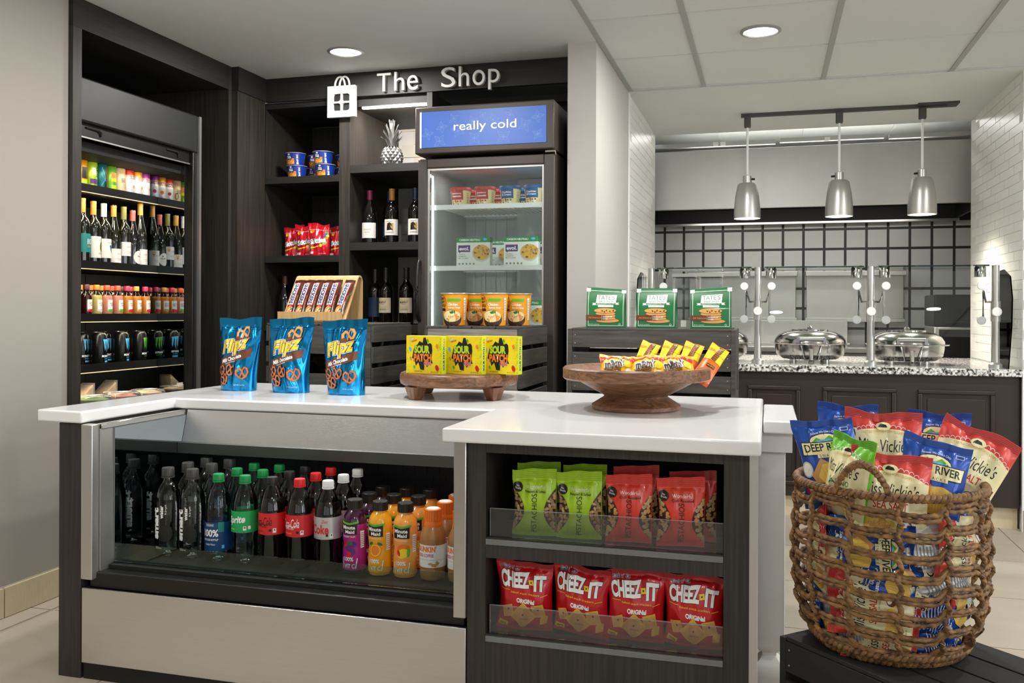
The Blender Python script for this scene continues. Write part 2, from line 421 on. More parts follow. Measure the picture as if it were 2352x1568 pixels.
# suspended ceiling: each panel and each rail
cg = struct(bx('ceiling_grid', 'grid_metal', -.735, 4.1, -3.3, 4.985, ZC + .012, ZC + .08))
xs = [-.735, -.336, .278, .892, 1.506, 2.12, 2.734, 3.348, 3.962]
ys = [4.965 - .61 * k for k in range(14)]
for a, b in zip(xs, xs[1:]):
    me = MB().box(a + .012 - (a + b) / 2, (b - a) / 2 - .012, -.293, .293, 0, .01).mesh('ceiling_panel', ['ceiling_tile_face'])
    for y in ys[:-1]: link('ceiling_panel', me, cg, loc=((a + b) / 2, y - .305, ZC + .003))
for x in xs: bx('grid_rail', 'grid_metal', x - .012, x + .012, -3.3, 4.985, ZC - .0025, ZC + .004, cg)
for y in ys: bx('grid_rail', 'ceiling_paint', -.735, 4.0, y - .010, y + .010, ZC + .001, ZC + .0065, cg)
struct(bx('ceiling_soffit', 'ceiling_paint', -.75, 4.1, 4.985, 6.27, ZC - .006, ZC + .18))
wa = struct(bx('wall_alcove_left', 'subway_grout', -1.34, -.752, 5.06, 6.27, 0, ZC - .006))
wb = struct(bx('wall_alcove_right', 'subway_grout', 1.238, 1.80, 5.065, 6.27, 0, ZC - .006))
struct(bx('wall_right', 'wall_paint', 1.245, 4.1, 5.04, 5.06, 0, ZC))
struct(bx('trim_1', 'white_plastic', -.752, -.742, 5.005, 5.02, .82, ZC - .006)); struct(bx('trim_2', 'white_plastic', 1.232, 1.245, 5.03, 5.045, 0, ZC - .006))
def subway(par, x, s):
    me = MB().box(-.002 * s, .003 * s, -.148, .148, -.0232, .0232).mesh('wall_tile', ['subway_face'])
    mh = MB().box(-.002 * s, .003 * s, -.072, .072, -.0232, .0232).mesh('wall_tile', ['subway_face'])
    for r in range(30):
        z = .815 + .0255 + .05 * r; off = (0, .1, .2)[r % 3]
        y = 5.02 + off - .15
        while y < 6.2:
            if y - .148 > 5.018 and y + .148 < 6.272: link('wall_tile', me, par, loc=(x, y, z))
            elif y - .148 <= 5.018 and y + .148 > 5.12: link('wall_tile', mh, par, loc=(x, y + .148 - .072, z))
            y += .302
subway(wa, -.752, 1); subway(wb, 1.238, -1)
# tiled skirting right of the counter, front of the alcove wall
br = struct(bx('baseboard_right', 'grout', 1.236, 4.0, 5.028, 5.038, 0, .108))
bm2 = MB().box(-.148, .148, -.006, .006, 0, .104).mesh('base_tile', ['base_tile_face'])
for j in range(9): link('base_tile', bm2, br, loc=(1.40 + .302 * j, 5.022, .002))
# walls behind the viewer with their window openings
ww = MB()
zs = (.65, 2.25)
ed = [-3.4, -2.05, -.55, -.05, 1.45, 1.95, 3.45, 4.1]
ww.box(-3.4, 4.1, -3.3, -3.2, 0, zs[0]).box(-3.4, 4.1, -3.3, -3.2, zs[1], ZC)
for k in (0, 2, 4, 6): ww.box(ed[k], ed[k + 1], -3.3, -3.2, zs[0], zs[1])
struct(ww.build('wall_behind', 'wall_paint'))
ww = MB(); ed = [-3.2, -2.15, -.65, .05, 1.55, 2.15, 3.65, 5.04]
ww.box(4.0, 4.1, -3.2, 5.04, 0, zs[0]).box(4.0, 4.1, -3.2, 5.04, zs[1], ZC)
for k in (0, 2, 4, 6): ww.box(4.0, 4.1, ed[k], ed[k + 1], zs[0], zs[1])
struct(ww.build('wall_side', 'wall_paint'))
n = 0
def window(cx, cy, ax):
    global n; n += 1
    w = thing('window_%d' % n, None, None, (cx, cy, 1.45)); w['kind'] = 'structure'
    h = .8; f = MB()
    for a, b, c, d in ((-.75, -.70, -h, h), (.70, .75, -h, h), (-.70, .70, -h, -h + .05), (-.70, .70, h - .05, h), (-.02, .02, -h + .05, h - .05)):
        f.box(a, b, -.02, .02, c, d) if ax == 'x' else f.box(-.02, .02, a, b, c, d)
    f.build('window_frame', 'white_paint', w)
for wx in (-1.3, .7, 2.7): window(wx, -3.25, 'x')
for wy in (-1.4, .8, 2.9): window(4.05, wy, 'y')

# recessed downlights
def downlight(x, y, label, z=ZC):
    t = thing('downlight', label, 'ceiling light', (x, y, z), group='recessed downlights')
    MB().lathe([(.074, .004), (.086, .004), (.088, -.003), (.074, -.006), (.070, .002)], 32).build('trim_ring', 'aluminium', t)
    MB().lathe([(.071, -.001), (.0, -.003)], 32).build('lens', 'lamp_disc', t, fix=False)
    l = area('downlight_lamp', (x, y, z - .012), (0, 0, 0), .14, .14, 21, (1, .985, .955), 'DISK')
    return t
downlight(-1.924, 3.878, 'round recessed ceiling light above the shop sign')
downlight(-.033, 4.065, 'round recessed ceiling light in the panelled ceiling')
for k, (x, y) in enumerate([(-1.55, 2.72), (-.45, 2.78), (1.75, 2.2), (1.75, 4.0), (-2.2, 1.45), (.1, -.6), (1.75, -.4)]):  # added unseen downlights, placed to brighten the countertop and left floor
    downlight(x, y, 'round recessed ceiling light out of the picture, ' + ('above the left half of the island', 'above the right half of the island', 'right of the island', 'near the buffet corner', 'behind the viewer on the left', 'right behind the viewer', 'behind the viewer on the right')[k], ZC)

# ------------------------------------------------------------------ kitchen pass behind the buffet
kb = struct(bx('wall_kitchen', 'kitchen_grout', -1.42, 1.92, 7.6, 7.7, 0, 2.5))
kt = MB().box(-.069, .069, -.006, .002, -.069, .069).mesh('kitchen_tile', ['kitchen_tile_face'])
kt2 = MB().box(-.069, .069, -.006, .002, -.02, .02).mesh('kitchen_tile', ['kitchen_tile_face'])
for i in range(-3, 17):
    for j in range(1, 9):
        link('kitchen_tile', kt, kb, loc=(-.749 + .158 * i, 7.6, 1.836 - .158 * j))
    link('kitchen_tile', kt2, kb, loc=(-.749 + .158 * i, 7.6, 1.787))
struct(bx('wall_kitchen_left', 'wall_paint', -1.42, -1.30, 6.27, 7.6, 0, 2.5)); struct(bx('wall_kitchen_right', 'wall_paint', 1.80, 1.92, 6.27, 7.6, 0, 2.5))
kc = struct(bx('ceiling_kitchen', 'grid_metal', -1.3, 1.9, 6.27, 7.7, ZC + .112, ZC + .18))
for a in range(-2, 3): bx('ceiling_panel', 'ceiling_tile_face', -.35 + .61 * a + .012, .26 + .61 * a - .012, 6.28, 7.58, ZC + .103, ZC + .112, kc)
for a in range(-1, 4): bx('grid_rail', 'ceiling_paint', -.362 + .61 * a, -.338 + .61 * a, 6.28, 7.58, ZC + .096, ZC + .105, kc)
mat('fill_glow', '#fff6e8', .5, emit=.8)
hd = thing('exhaust_hood', 'large stainless kitchen hood above the griddle line', 'hood', (.25, 6.5, 1.82))
MB().box(-1.15, 1.15, 0, .02, 0, .42).build('front_panel', 'stainless_soft', hd, .004)
MB().box(-1.15, 1.15, .02, 1.04, .40, .42).build('top_panel', 'stainless_soft', hd)
MB().box(-1.15, 1.15, .021, 1.04, .10, .12).build('filter_plate', 'black_matte', hd)
for s in (-1, 1): MB().box(*sorted((s * 1.15, s * 1.13)), .021, 1.04, 0, .398).build('end_panel', 'black_metal', hd)
MB().box(-1.15, 1.15, 1.03, 1.055, -.005, .39).build('back_panel', 'black_matte', hd)
MB().box(-1.15, 1.15, .99, 1.06, -.022, -.006).build('drip_rail', 'stainless', hd)
MB().box(-.9, .9, .45, .6, .085, .099).build('fill_strip', 'fill_glow', hd)  # glowing strip added inside the hood to go with its fill light
area('hood_fill', (.25, 7.02, 1.895), (math.radians(12), 0, 0), 1.7, .14, 11, (1, .98, .95))  # added fill light under the hood, brightens the kitchen tile wall
for s in (-.34, .22): MB().box(s - .002, s + .002, -.003, 0, 0, .42).build('panel_seam', 'stainless', hd)
for k, (a, b, z) in enumerate(((-1.15, -.2, .455), (-.17, .5, .462), (.53, 1.15, .455))):
    MB().box(a, b, -.03, .01, z - .016, z + .012).build('duct_rail', 'stainless', hd)
for s in (-.62, -.57, .12): MB().box(s, s + .035, -.06, -.03, .44, .462).build('clip', 'white_plastic', hd)
area('kitchen_fill', (.25, 6.75, 2.40), (0, 0, 0), 1.6, .12, 14, (1, .98, .95))  # added unseen fill above the hood, lifts the kitchen ceiling
gp = thing('gas_pipe', 'thin bent metal pipe hanging inside the kitchen hood', 'pipe', (-.12, 6.9, 1.9))
MB().tube([(-.09, 0, .0), (.0, 0, .0), (.02, 0, -.02), (.02, 0, -.09)], .006, 8).build('pipe', 'stainless', gp); MB().lathe([(.009, -.1), (.01, -.09), (.006, -.08)], 10, c=(.02, 0, 0)).build('nozzle', 'chrome', gp)
gr = thing('griddle_range', 'stainless griddle range with black knobs behind the buffet', 'range', (.15, 7.0, 0))
MB().box(-1.0, .93, 0, .5, .08, .80).build('body', 'stainless_soft', gr, .006)
MB().box(-1.0, .93, -.06, .5, .80, .84).build('top_ledge', 'stainless', gr, .004)
MB().box(-1.0, .45, .40, .5, .84, 1.03).build('backguard', 'stainless_soft', gr, .004)
MB().box(-1.0, .93, -.012, 0, .62, .76).build('control_panel', 'black_metal', gr)
for k in range(7): MB().lathe([(.0, -.035), (.032, -.033), (.036, -.01), (.036, 0)], 16).build('knob', 'black_matte', gr).matrix_local = Matrix.Translation((-.75 + .26 * k, -.013, .69)) @ Matrix.Rotation(-pi / 2, 4, 'X')
for lab, x0, x1 in (('left', -.62, .22), ('right', .30, 1.02)):
    sp = thing('splash_panel', 'stainless sheet on the kitchen wall, %s of the dark strap' % lab, 'wall panel', ((x0 + x1) / 2, 7.56, .92)); w = (x1 - x0) / 2
    MB().box(-w, w, 0, .02, .12, .48).build('sheet', 'stainless_soft', sp, .003)
    MB().box(-w - .01, w + .01, -.10, .02, .46, .50).build('ledge', 'stainless', sp, .004)
    MB().box(-w - .01, w + .01, -.03, .02, .10, .13).build('lower_ledge', 'stainless', sp, .003)
eq = thing('fryer', 'dark countertop fryer beside the right alcove wall', 'fryer', (1.235, 6.75, 0))
MB().box(-.13, .2, 0, .4, .0, 1.0).build('body', 'stainless_soft', eq, .008); MB().box(-.13, .2, -.01, .4, 1.0, 1.22).build('cover', 'black_metal', eq, .01)
MB().box(-.10, .17, -.016, -.009, .70, .98).build('front_panel', 'black_metal', eq); MB().tube([(-.08, -.03, 1.03), (.15, -.03, 1.03)], .012).build('handle', 'black_matte', eq)

# ------------------------------------------------------------------ buffet counter
bc = thing('buffet_cabinet', 'dark brown panelled base cabinet under the granite counter', 'cabinet', (.24, 5.06, 0))
MB().box(-.985, .985, .0, .55, .11, .773).build('body', 'brown_cabinet', bc)
MB().box(-.985, .985, .03, .55, .0, .11).build('toe_kick', 'base_tile_face', bc)
for x0, x1 in ((-.95, -.42), (-.34, -.068), (.046, .408), (.512, .873)):
    p = MB(); w = .022
    for a, b, c, d in ((x0, x1, .70 - w, .70), (x0, x1, .17, .17 + w), (x0, x0 + w, .17 + w, .70 - w), (x1 - w, x1, .17 + w, .70 - w)): p.box(a, b, -.016, 0, c, d)
    q = p.build('panel_moulding', 'brown_cabinet', bc, .005)
    MB().box(x0 + .045, x1 - .045, -.006, 0, .215, .655).build('panel_field', 'brown_cabinet', q, .004)
gc = tag(bx('granite_counter', 'granite', -.749, 1.236, 5.03, 6.2, .775, .812, bevel=.004), 'speckled grey granite counter of the breakfast buffet', 'counter')
sg = thing('sneeze_guard', 'glass sneeze guard on steel posts with white knobs', 'sneeze guard', (0, 5.13, .8122))
def disc(par, name, x, y, z, r, t=.012, m='white_plastic'):
    o = MB().lathe([(0, -t), (r * .9, -t), (r, -t * .5), (r, 0), (0, 0)], 20).build(name, m, par); o.matrix_local = Matrix.Translation((x, y, z)) @ Matrix.Rotation(-pi / 2, 4, 'X'); return o
for x in (-.635, -.05, .53, 1.13):
    p = MB().lathe([(.032, 0), (.032, .02), (.02, .03), (.0185, .25), (.0185, .53)], 20, c=(x, 0, 0)).build('post', 'aluminium', sg)
    MB().lathe([(.023, .24), (.023, .345)], 16, c=(x, 0, 0)).build('sleeve', 'aluminium', p)
    disc(p, 'knob', x, -.024, .29, .024)
    for s in (-1, 1):
        if -.6 < x + s * .1 < 1.2:
            MB().tube([(x, 0, .34), (x + s * .045, 0, .34), (x + s * .062, -.02, .40), (x + s * .062, -.02, .26)], .006, 6).build('bracket', 'chrome', p)
            disc(p, 'knob', x + s * .072, -.03, .425, .022); disc(p, 'knob', x + s * .072, -.03, .245, .022)
            MB().lathe([(.028, .47), (.028, .52), (.02, .53)], 14, c=(x + s * .07, .01, 0)).build('clamp', 'chrome', p)
for x0, x1 in ((-.60, -.085), (-.015, .495), (.565, 1.095)):
    MB().prism([(-.02, .5), (-.014, .5), (-.050, .16), (-.056, .16)], x0, x1, 'x').build('front_pane', 'glass', sg)
    MB().box(x0, x1, -.03, .35, .525, .533).build('top_pane', 'glass_green', sg)
for x in (-.70, 1.18):
    pl = [(-.05, .0), (.30, .0), (.30, .50), (.05, .51), (-.08, .47), (-.12, .36), (-.11, .22)]
    MB().prism([(a - .0, b) for a, b in pl], x - .003, x + .003, 'x').build('end_pane', 'glass_end', sg)
def chafer(x, y, label):
    t = thing('chafing_dish', label, 'chafing dish', (x, y, .8122), group='chafing dishes on the buffet')
    MB().lathe([(.06, .03), (.15, .02), (.185, .045), (.192, .085), (.192, .105)], 40).build('pan', 'chrome', t)
    MB().lathe([(.19, .104), (.215, .104), (.218, .110), (.19, .112)], 40).build('rim', 'chrome', t)
    ld = MB().lathe([(.195, .112), (.193, .125), (.178, .15), (.14, .172), (.08, .182), (0, .185)], 40).build('lid', 'chrome', t)
    MB().lathe([(.1, .178), (.1, .186), (.0, .19)], 30).build('lid_window', 'chrome', ld); MB().lathe([(.012, .187), (.016, .196), (.009, .205), (0, .206)], 12).build('lid_knob', 'chrome', ld)
    h = MB().tube([(-.07, -.185, .135), (.07, -.185, .135)], .013, 12).build('handle', 'aluminium', t)
    for s in (-1, 1): MB().box(s * .07 - .008, s * .07 + .008, -.2, -.165, .112, .146).build('handle_clip', 'chrome', h)
    MB().tube([(-.055, -.195, .10), (-.035, -.20, .02), (.035, -.20, .02), (.055, -.195, .10)], .0035, 6).build('hinge_frame', 'chrome', t)
    MB().lathe([(.014, .0), (.016, .012), (.01, .02), (.012, .07), (.016, .08)], 12, c=(0, -.198, 0)).build('hinge_post', 'chrome', t)
    for a in (.9, 2.3, 3.9, 5.4): MB().lathe([(.018, 0), (.018, .03)], 10, c=(.13 * math.cos(a), .13 * math.sin(a), 0)).build('foot', 'chrome', t)
    return t
chafer(.235, 5.42, 'round chrome chafing dish between the two middle sneeze guard posts'); chafer(.748, 5.42, 'round chrome chafing dish furthest right on the granite'); chafer(-.30, 5.42, 'round chrome chafing dish mostly hidden behind the black crate')
bd = thing('drink_dispenser', 'clear twin drink dispenser at the left end of the buffet', 'dispenser', (-.42, 5.75, .8122))
MB().box(-.16, .16, -.1, .1, 0, .16).build('base', 'black_metal', bd, .01)
for s in (-.08, .08):
    k = MB().box(s - .07, s + .07, -.08, .08, .17, .50).build('tank', 'acrylic', bd, .01); MB().box(s - .072, s + .072, -.082, .082, .50, .52).build('lid', 'aluminium', k); MB().box(s - .015, s + .015, -.11, -.08, .19, .23).build('tap', 'white_plastic', k)
# pendants
tr = thing('track_rail', 'dark grey ceiling track that carries three pendant lamps', 'light track', (.4, 5.72, ZC - .006))
MB().box(-.56, .60, -.018, .018, -.02, 0).build('rail', 'grid_metal', tr); MATS['track_grey'] = mat('track_grey', '#4a4a48', .6); tr.children[0].data.materials[0] = MATS['track_grey']
MB().box(.44, .66, -.055, .055, -.012, 0).build('feed_plate', 'track_grey', tr)
def pendant(x, label, k):
    y = 5.70; t = thing('pendant_lamp', label, 'pendant lamp', (x, y, 0), group='pendant heat lamps')
    MB().box(-.02, .02, -.018, .018, 2.225, 2.294).build('adapter', 'track_grey', t, .006)
    MB().tube([(0, 0, 2.225), (0, 0, 1.93)], .0075, 10).build('rod', 'white_plastic', t)
    MB().lathe([(.014, 1.935), (.025, 1.93), (.026, 1.888), (.026, 1.884)], 20).build('neck', 'aluminium', t)
    kn = MB().tube([(k * .024, 0, 1.91), (k * .045, -.005, 1.908)], .006, 8).build('switch', 'black_metal', t)
    sh = MB().lathe([(.026, 1.886), (.048, 1.884), (.058, 1.872), (.072, 1.80), (.079, 1.72), (.0795, 1.668), (.077, 1.668), (.076, 1.72), (.069, 1.80), (.055, 1.868), (.02, 1.876)], 36).build('shade', 'aluminium', t)
    MB().lathe([(.066, 1.70), (.0, 1.70)], 28).build('lamp_glow', 'lamp_disc', t, fix=False)
    l = bpy.data.lights.new('pendant_lamp_light', 'SPOT'); l.energy = 60; l.spot_size = 2.5; l.spot_blend = .6; l.shadow_soft_size = .05; l.color = (1, .93, .82)
    o = bpy.data.objects.new('pendant_lamp_light', l); COL.objects.link(o); o.location = (x, y, 1.69)
pendant(-.121, 'brushed metal pendant lamp hanging leftmost of the three', 1); pendant(.41, 'brushed metal pendant lamp hanging in the middle of the three', -1); pendant(.867, 'brushed metal pendant lamp hanging rightmost of the three', -1)
# ------------------------------------------------------------------ dark cabinet wall around the shop
sr = thing('cabinet_surround', 'dark wood grain surround and header around the open drinks cooler', 'cabinet', (0, 0, 0))
MB().box(-3.33, -2.60, 2.895, 2.942, 0, 2.20).build('stile', 'dark_laminate', sr)
MB().box(-2.63, -2.60, 2.895, 3.945, 2.2005, ZC - .001).build('header_board', 'dark_laminate_flat', sr)
MB().box(-3.33, -2.632, 2.943, 3.944, 2.203, 2.23).build('top_panel', 'dark_laminate_flat', sr)
MB().box(-3.33, -2.60, 3.945, 3.97, 0, ZC - .001).build('side_panel', 'dark_laminate', sr)
MB().box(-3.33, -3.30, 2.943, 3.944, 0, 2.2).build('back_panel', 'black_matte', sr)
MB().box(-3.30, -2.566, 3.9705, 4.228, 0, 2.198).build('pilaster', 'dark_laminate', sr)
MB().box(-3.30, -2.560, 3.9705, 4.228, 2.1985, ZC - .001).build('pilaster_header', 'dark_laminate_flat', sr)
su = thing('shelf_unit', 'dark wood grain wall shelving with two bays and a header board', 'shelving', (0, 0, 0))
MB().box(-2.566, -.883, 4.229, 4.255, 2.197, ZC - .001).build('header_board', 'dark_laminate_flat', su)
MB().box(-2.60, -2.578, 4.256, 4.79, 0, 2.196).build('side_panel', 'dark_laminate', su)
MB().box(-2.5775, -2.137, 4.765, 4.79, 0, 2.165).build('back_panel', 'dark_laminate', su)
MB().box(-2.136, -2.075, 4.235, 4.87, 0, 2.196).build('divider', 'dark_laminate', su)
MB().box(-1.652, -1.623, 4.235, 4.87, 0, 2.196).build('divider', 'dark_laminate', su)
MB().box(-2.5775, -2.1365, 4.256, 4.764, 2.166, 2.196).build('top_panel', 'dark_laminate_flat', su)
MB().box(-2.0745, -1.6525, 4.262, 4.87, 2.150, 2.196).build('top_panel', 'dark_laminate_flat', su)
MB().box(-1.622, -.884, 4.60, 4.62, 0, 2.196).build('back_panel', 'black_matte', su)
for z in (.60, 1.022, 1.383, 1.80): MB().box(-2.5775, -2.1365, 4.236, 4.764, z - .035, z).build('shelf', 'dark_laminate_flat', su)
for z in (.60, 1.022, 1.446, 1.845): MB().box(-2.0745, -1.6525, 4.236, 4.86, z - .04, z).build('shelf', 'dark_laminate_flat', su)
tb = struct(bx('wall_shelf_back', 'subway_grout', -2.09, -1.62, 4.872, 4.93, .0, 2.196))
me = MB().box(-.074, .074, -.008, 0, -.036, .036).mesh('wall_tile', ['shelf_tile_face'])
for r in range(17):
    for c in range(3):
        x = -1.98 + .151 * c + (.075 if r % 2 else 0)
        if x + .074 < -1.62: link('wall_tile', me, tb, loc=(x, 4.8715, .98 + .0745 * r))
led = thing('led_strip', 'thin white light strip under the header above the pineapple', 'light strip', (-1.835, 4.266, 2.146))
MB().box(-.185, .185, -.008, .008, -.002, .004).build('housing', 'aluminium', led); MB().box(-.184, .184, -.009, .009, -.008, -.002).build('diffuser', 'led_strip', led)
area('led_strip_lamp', (-1.835, 4.285, 2.135), (math.radians(38), 0, 0), .36, .02, 7, (1, .95, .88))
# sign
mat('sign_white', '#e8e7e2', .4, var=.01); mat('sign_side', '#b9b8b2', .5)
def raised(st, x0, x1, z0, z1, y, depth, par, name='letter', mats=('sign_white', 'sign_side')):
    cu = bpy.data.curves.new('lettering', 'FONT'); cu.body = st; cu.size = 1; cu.extrude = .5; cu.offset = .0; cu.resolution_u = 4
    o = bpy.data.objects.new('lettering', cu); me = o.to_mesh(); V = [v.co.copy() for v in me.vertices]; F = [tuple(p.vertices) for p in me.polygons]
    o.to_mesh_clear(); bpy.data.objects.remove(o); bpy.data.curves.remove(cu)
    xa, xb = min(v.x for v in V), max(v.x for v in V); ya, yb = min(v.y for v in V), max(v.y for v in V)
    pt = [(x0 + (v.x - xa) / (xb - xa) * (x1 - x0), y - (v.z + .5) * depth, z0 + (v.y - ya) / (yb - ya) * (z1 - z0)) for v in V]
    m = MB(); m.add(pt, F, [0 if abs((Vector(pt[f[1]]) - Vector(pt[f[0]])).cross(Vector(pt[f[2]]) - Vector(pt[f[0]])).normalized().y) > .5 else 1 for f in F])
    return m.build(name, list(mats), par)
sn = thing('shop_sign', 'raised white letters reading The Shop on the dark header', 'sign', (0, 0, 0))
YS = 4.229
for ch, a, b, z0, z1 in (('T', -1.913, -1.838, 2.208, 2.300), ('h', -1.818, -1.764, 2.208, 2.302), ('e', -1.748, -1.690, 2.206, 2.280),
                         ('S', -1.566, -1.491, 2.206, 2.306), ('h', -1.474, -1.420, 2.207, 2.306), ('o', -1.402, -1.338, 2.206, 2.282), ('p', -1.321, -1.263, 2.182, 2.282)):
    raised(ch, a, b, z0, z1, YS, .022, sn)
sb = thing('bag_sign', 'white shopping bag emblem with four leaf squares on the header', 'sign', (-2.11, 4.224, 2.09))
W_, H_ = .078, .148
b0 = MB(); t = .022
def rr(x0, x1, z0, z1): b0.box(x0, x1, -t, 0, z0, z1)
L = [-.047, -.004, .004, .047]; zz = [.032, .072, .080, .120]
rr(-W_, W_, 0, zz[0]); rr(-W_, W_, zz[3], H_ + .012); rr(-W_, L[0], zz[0], zz[3]); rr(L[3], W_, zz[0], zz[3]); rr(L[1], L[2], zz[0], zz[3]); rr(L[0], L[1], zz[1], zz[2]); rr(L[2], L[3], zz[1], zz[2])
b0.build('bag', 'sign_white', sb)
MB().box(-W_ + .012, W_ - .012, -t * .35, -.001, .012, H_).build('leaf_back', 'black_matte', sb)
for x, z, cs in ((L[0], zz[2], ((0, 1), (1, 0))), (L[2], zz[2], ((1, 1), (0, 0))), (L[0], zz[0], ((0, 0), (1, 1))), (L[2], zz[0], ((1, 0), (0, 1)))):
    w = L[1] - L[0]; h = zz[1] - zz[0]; r = .014; q = MB()
    for i, j in cs:
        X = x + i * w; Z = z + j * h; sx = 1 if i == 0 else -1; sz = 1 if j == 0 else -1
        arc = [(X + sx * r - sx * r * math.cos(a), Z + sz * r - sz * r * math.sin(a)) for a in [k * pi / 16 for k in range(9)]]
        q.prism([(X, Z)] + arc, -t, -.001, 'y')
    q.build('leaf_corner', 'sign_white', sb)
for dx, in ((-.012,), (.014,)):
    pts = [(dx + .028 * math.cos(a), -.012, H_ + .012 + .048 * math.sin(a)) for a in [k * pi / 14 for k in range(15)]]
    MB().tube(pts, .0055, 8).build('handle', 'sign_white', sb)

# ------------------------------------------------------------------ open drinks cooler on the left
oc = thing('open_cooler', 'tall black open front drinks cooler with lit shelves', 'cooler', (0, 0, 0))
X0 = -2.656
MB().box(-3.29, X0 + .003, 2.95, 3.765, 1.855, 2.035).build('canopy', 'speckled_black', oc, .008)
MB().box(-3.29, X0 - .02, 2.95, 3.765, 1.80, 1.8545).build('handle_band', 'black_metal', oc)
for y in (3.05, 3.56): MB().tube([(X0 - .018, y, 1.838), (X0 - .014, y + .07, 1.838), (X0 - .014, y + .085, 1.83), (X0 - .018, y + .085, 1.815)], .004, 6).build('grip_recess', 'black_matte', oc)
MB().box(X0 - .022, X0 - .016, 2.95, 3.765, 1.794, 1.80).build('silver_trim', 'aluminium', oc)
MB().box(-3.29, -3.27, 2.95, 3.765, 0, 1.799).build('back_wall', 'black_metal', oc)
MB().box(-3.269, X0 - .03, 3.737, 3.765, .50, 1.799).build('side_wall', 'black_metal', oc)
MB().box(-3.268, -2.70, 3.730, 3.7365, .66, 1.79).build('side_mirror', 'mirror', oc)
MB().box(-3.269, X0 - .03, 2.95, 2.975, .0, 1.799).build('side_wall', 'black_metal', oc)
MB().box(X0 - .03, X0, 3.735, 3.768, 0, 1.854).build('corner_post', 'black_metal', oc, .004)
MB().box(X0 - .002, X0 + .012, 3.768, 3.785, 0, 2.03).build('edge_profile', 'aluminium', oc)
MB().box(-3.269, X0 - .02, 2.976, 3.729, .05, .50).build('base_cabinet', 'black_metal', oc)
MB().box(-3.269, X0 - .03, 2.976, 3.729, .501, .675).build('lower_deck', 'black_metal', oc)
MB().box(-3.1, X0 - .06, 2.976, 3.729, 1.75, 1.79).build('light_hood', 'black_matte', oc)
SH = (1.625, 1.292, 1.060, .838)
for z in SH:
    s = MB().box(-3.268, -2.862, 2.976, 3.729, z - .02, z).build('shelf', 'black_metal', oc)
    MB().box(-2.862, -2.85, 2.976, 3.729, z - .018, z + .018).build('price_rail', 'black_metal', s); MB().box(-2.8505, -2.846, 2.976, 3.729, z - .020, z - .017).build('light_tube', 'warm_led', s)
for z, e in ((1.60, 2.0), (1.268, 1.6), (1.036, 1.3), (.814, 1.6), (1.74, 1.0)):
    o = area('cooler_lamp', (-2.80 if z > 1.7 else -2.845, 3.35, z - .004), (0, math.radians(24), 0), .02, .74, e, (1, .85, .62))

# ------------------------------------------------------------------ glass door freezer
fz = thing('glass_door_freezer', 'tall dark glass door freezer with a lit blue top sign', 'freezer', (-1.2575, 3.95, 0))
mat('freezer_grey', '#4b443f', .42, .3, var=.04); mat('freezer_side', '#3a322e', .5, .2); mat('freezer_white', '#bcc1bf', .5, var=.03)
hw = .3325
MB().box(-hw, hw, .05, .09, .02, 1.80).box(-hw, -hw + .03, .09, .64, .02, 1.80).box(hw - .03, hw, .09, .64, .02, 1.80).box(-hw, hw, .60, .645, .02, 1.80).build('cabinet', 'freezer_side', fz)
fz.children[0].data.clear_geometry()
c_ = MB(); c_.box(-hw, -hw + .03, .05, .64, .02, 1.815); c_.box(hw - .03, hw, .05, .64, .02, 1.815); c_.box(-hw + .03, hw - .03, .61, .64, .02, 1.815); c_.box(-hw + .03, hw - .03, .05, .61, 1.79, 1.815); c_.box(-hw + .03, hw - .03, .05, .61, .02, .22)
me = c_.mesh('cabinet', ['freezer_side']); fz.children[0].data = me
l_ = MB(); l_.box(-hw + .0305, -hw + .045, .06, .605, .2205, 1.79); l_.box(hw - .045, hw - .0305, .06, .605, .2205, 1.79); l_.box(-hw + .045, hw - .045, .59, .605, .2205, 1.79); l_.box(-hw + .045, hw - .045, .06, .59, 1.775, 1.79); l_.box(-hw + .045, hw - .045, .06, .59, .2205, .23)
l_.build('liner', 'freezer_white', fz)
for k in range(9): MB().box(-.25 + .058 * k, -.235 + .058 * k, .583, .5895, .24, 1.75).build('liner_rib', 'freezer_white', fz)
MB().box(.02, .16, .50, .59, .24, 1.772).build('air_duct', 'freezer_white', fz)
MB().box(-hw - .002, hw + .002, -.022, .64, 1.828, 2.048).build('sign_box', 'freezer_grey', fz, .006)
d = MB(); d.box(-hw + .006, -hw + .05, 0, .045, .12, 1.808); d.box(hw - .05, hw - .0, 0, .045, .12, 1.808); d.box(-hw + .05, hw - .05, 0, .045, 1.765, 1.808); d.box(-hw + .05, hw - .05, 0, .045, .12, .26)
d.build('door_frame', 'freezer_grey', fz, .004)
g_ = MB(); a, b = -hw + .05, hw - .05
g_.box(a, a + .010, .012, .04, .26, 1.765); g_.box(b - .010, b, .012, .04, .26, 1.765); g_.box(a + .01, b - .01, .012, .04, 1.755, 1.765); g_.build('door_gasket', 'aluminium', fz)
MB().box(a + .0105, b - .0105, .02, .03, .26, 1.7545).build('door_glass', 'fridge_glass', fz)
MB().tube([(-hw + .016, -.002 - .036 * math.sin(pi * k / 14) ** .5, 1.33 - .28 * k / 14) for k in range(15)], .009, 10).build('handle', 'black_metal', fz)
MB().tube([(hw - .04, -.01, 1.818), (hw + .006, -.01, 1.818), (hw + .006, -.01, 1.80)], .006, 8).build('hinge', 'chrome', fz)
for z in (1.31, 1.60, 1.012, .70):
    w = MB(); w.box(-.285, .285, .075, .09, z - .022, z); w.box(-.285, .285, .545, .555, z - .01, z)
    for k in range(24): w.box(-.28 + .0243 * k, -.276 + .0243 * k, .09, .545, z - .006, z)
    w.build('wire_shelf', 'white_plastic', fz)
mat('freezer_led', '#f2fffb', .5, emit=1.6)
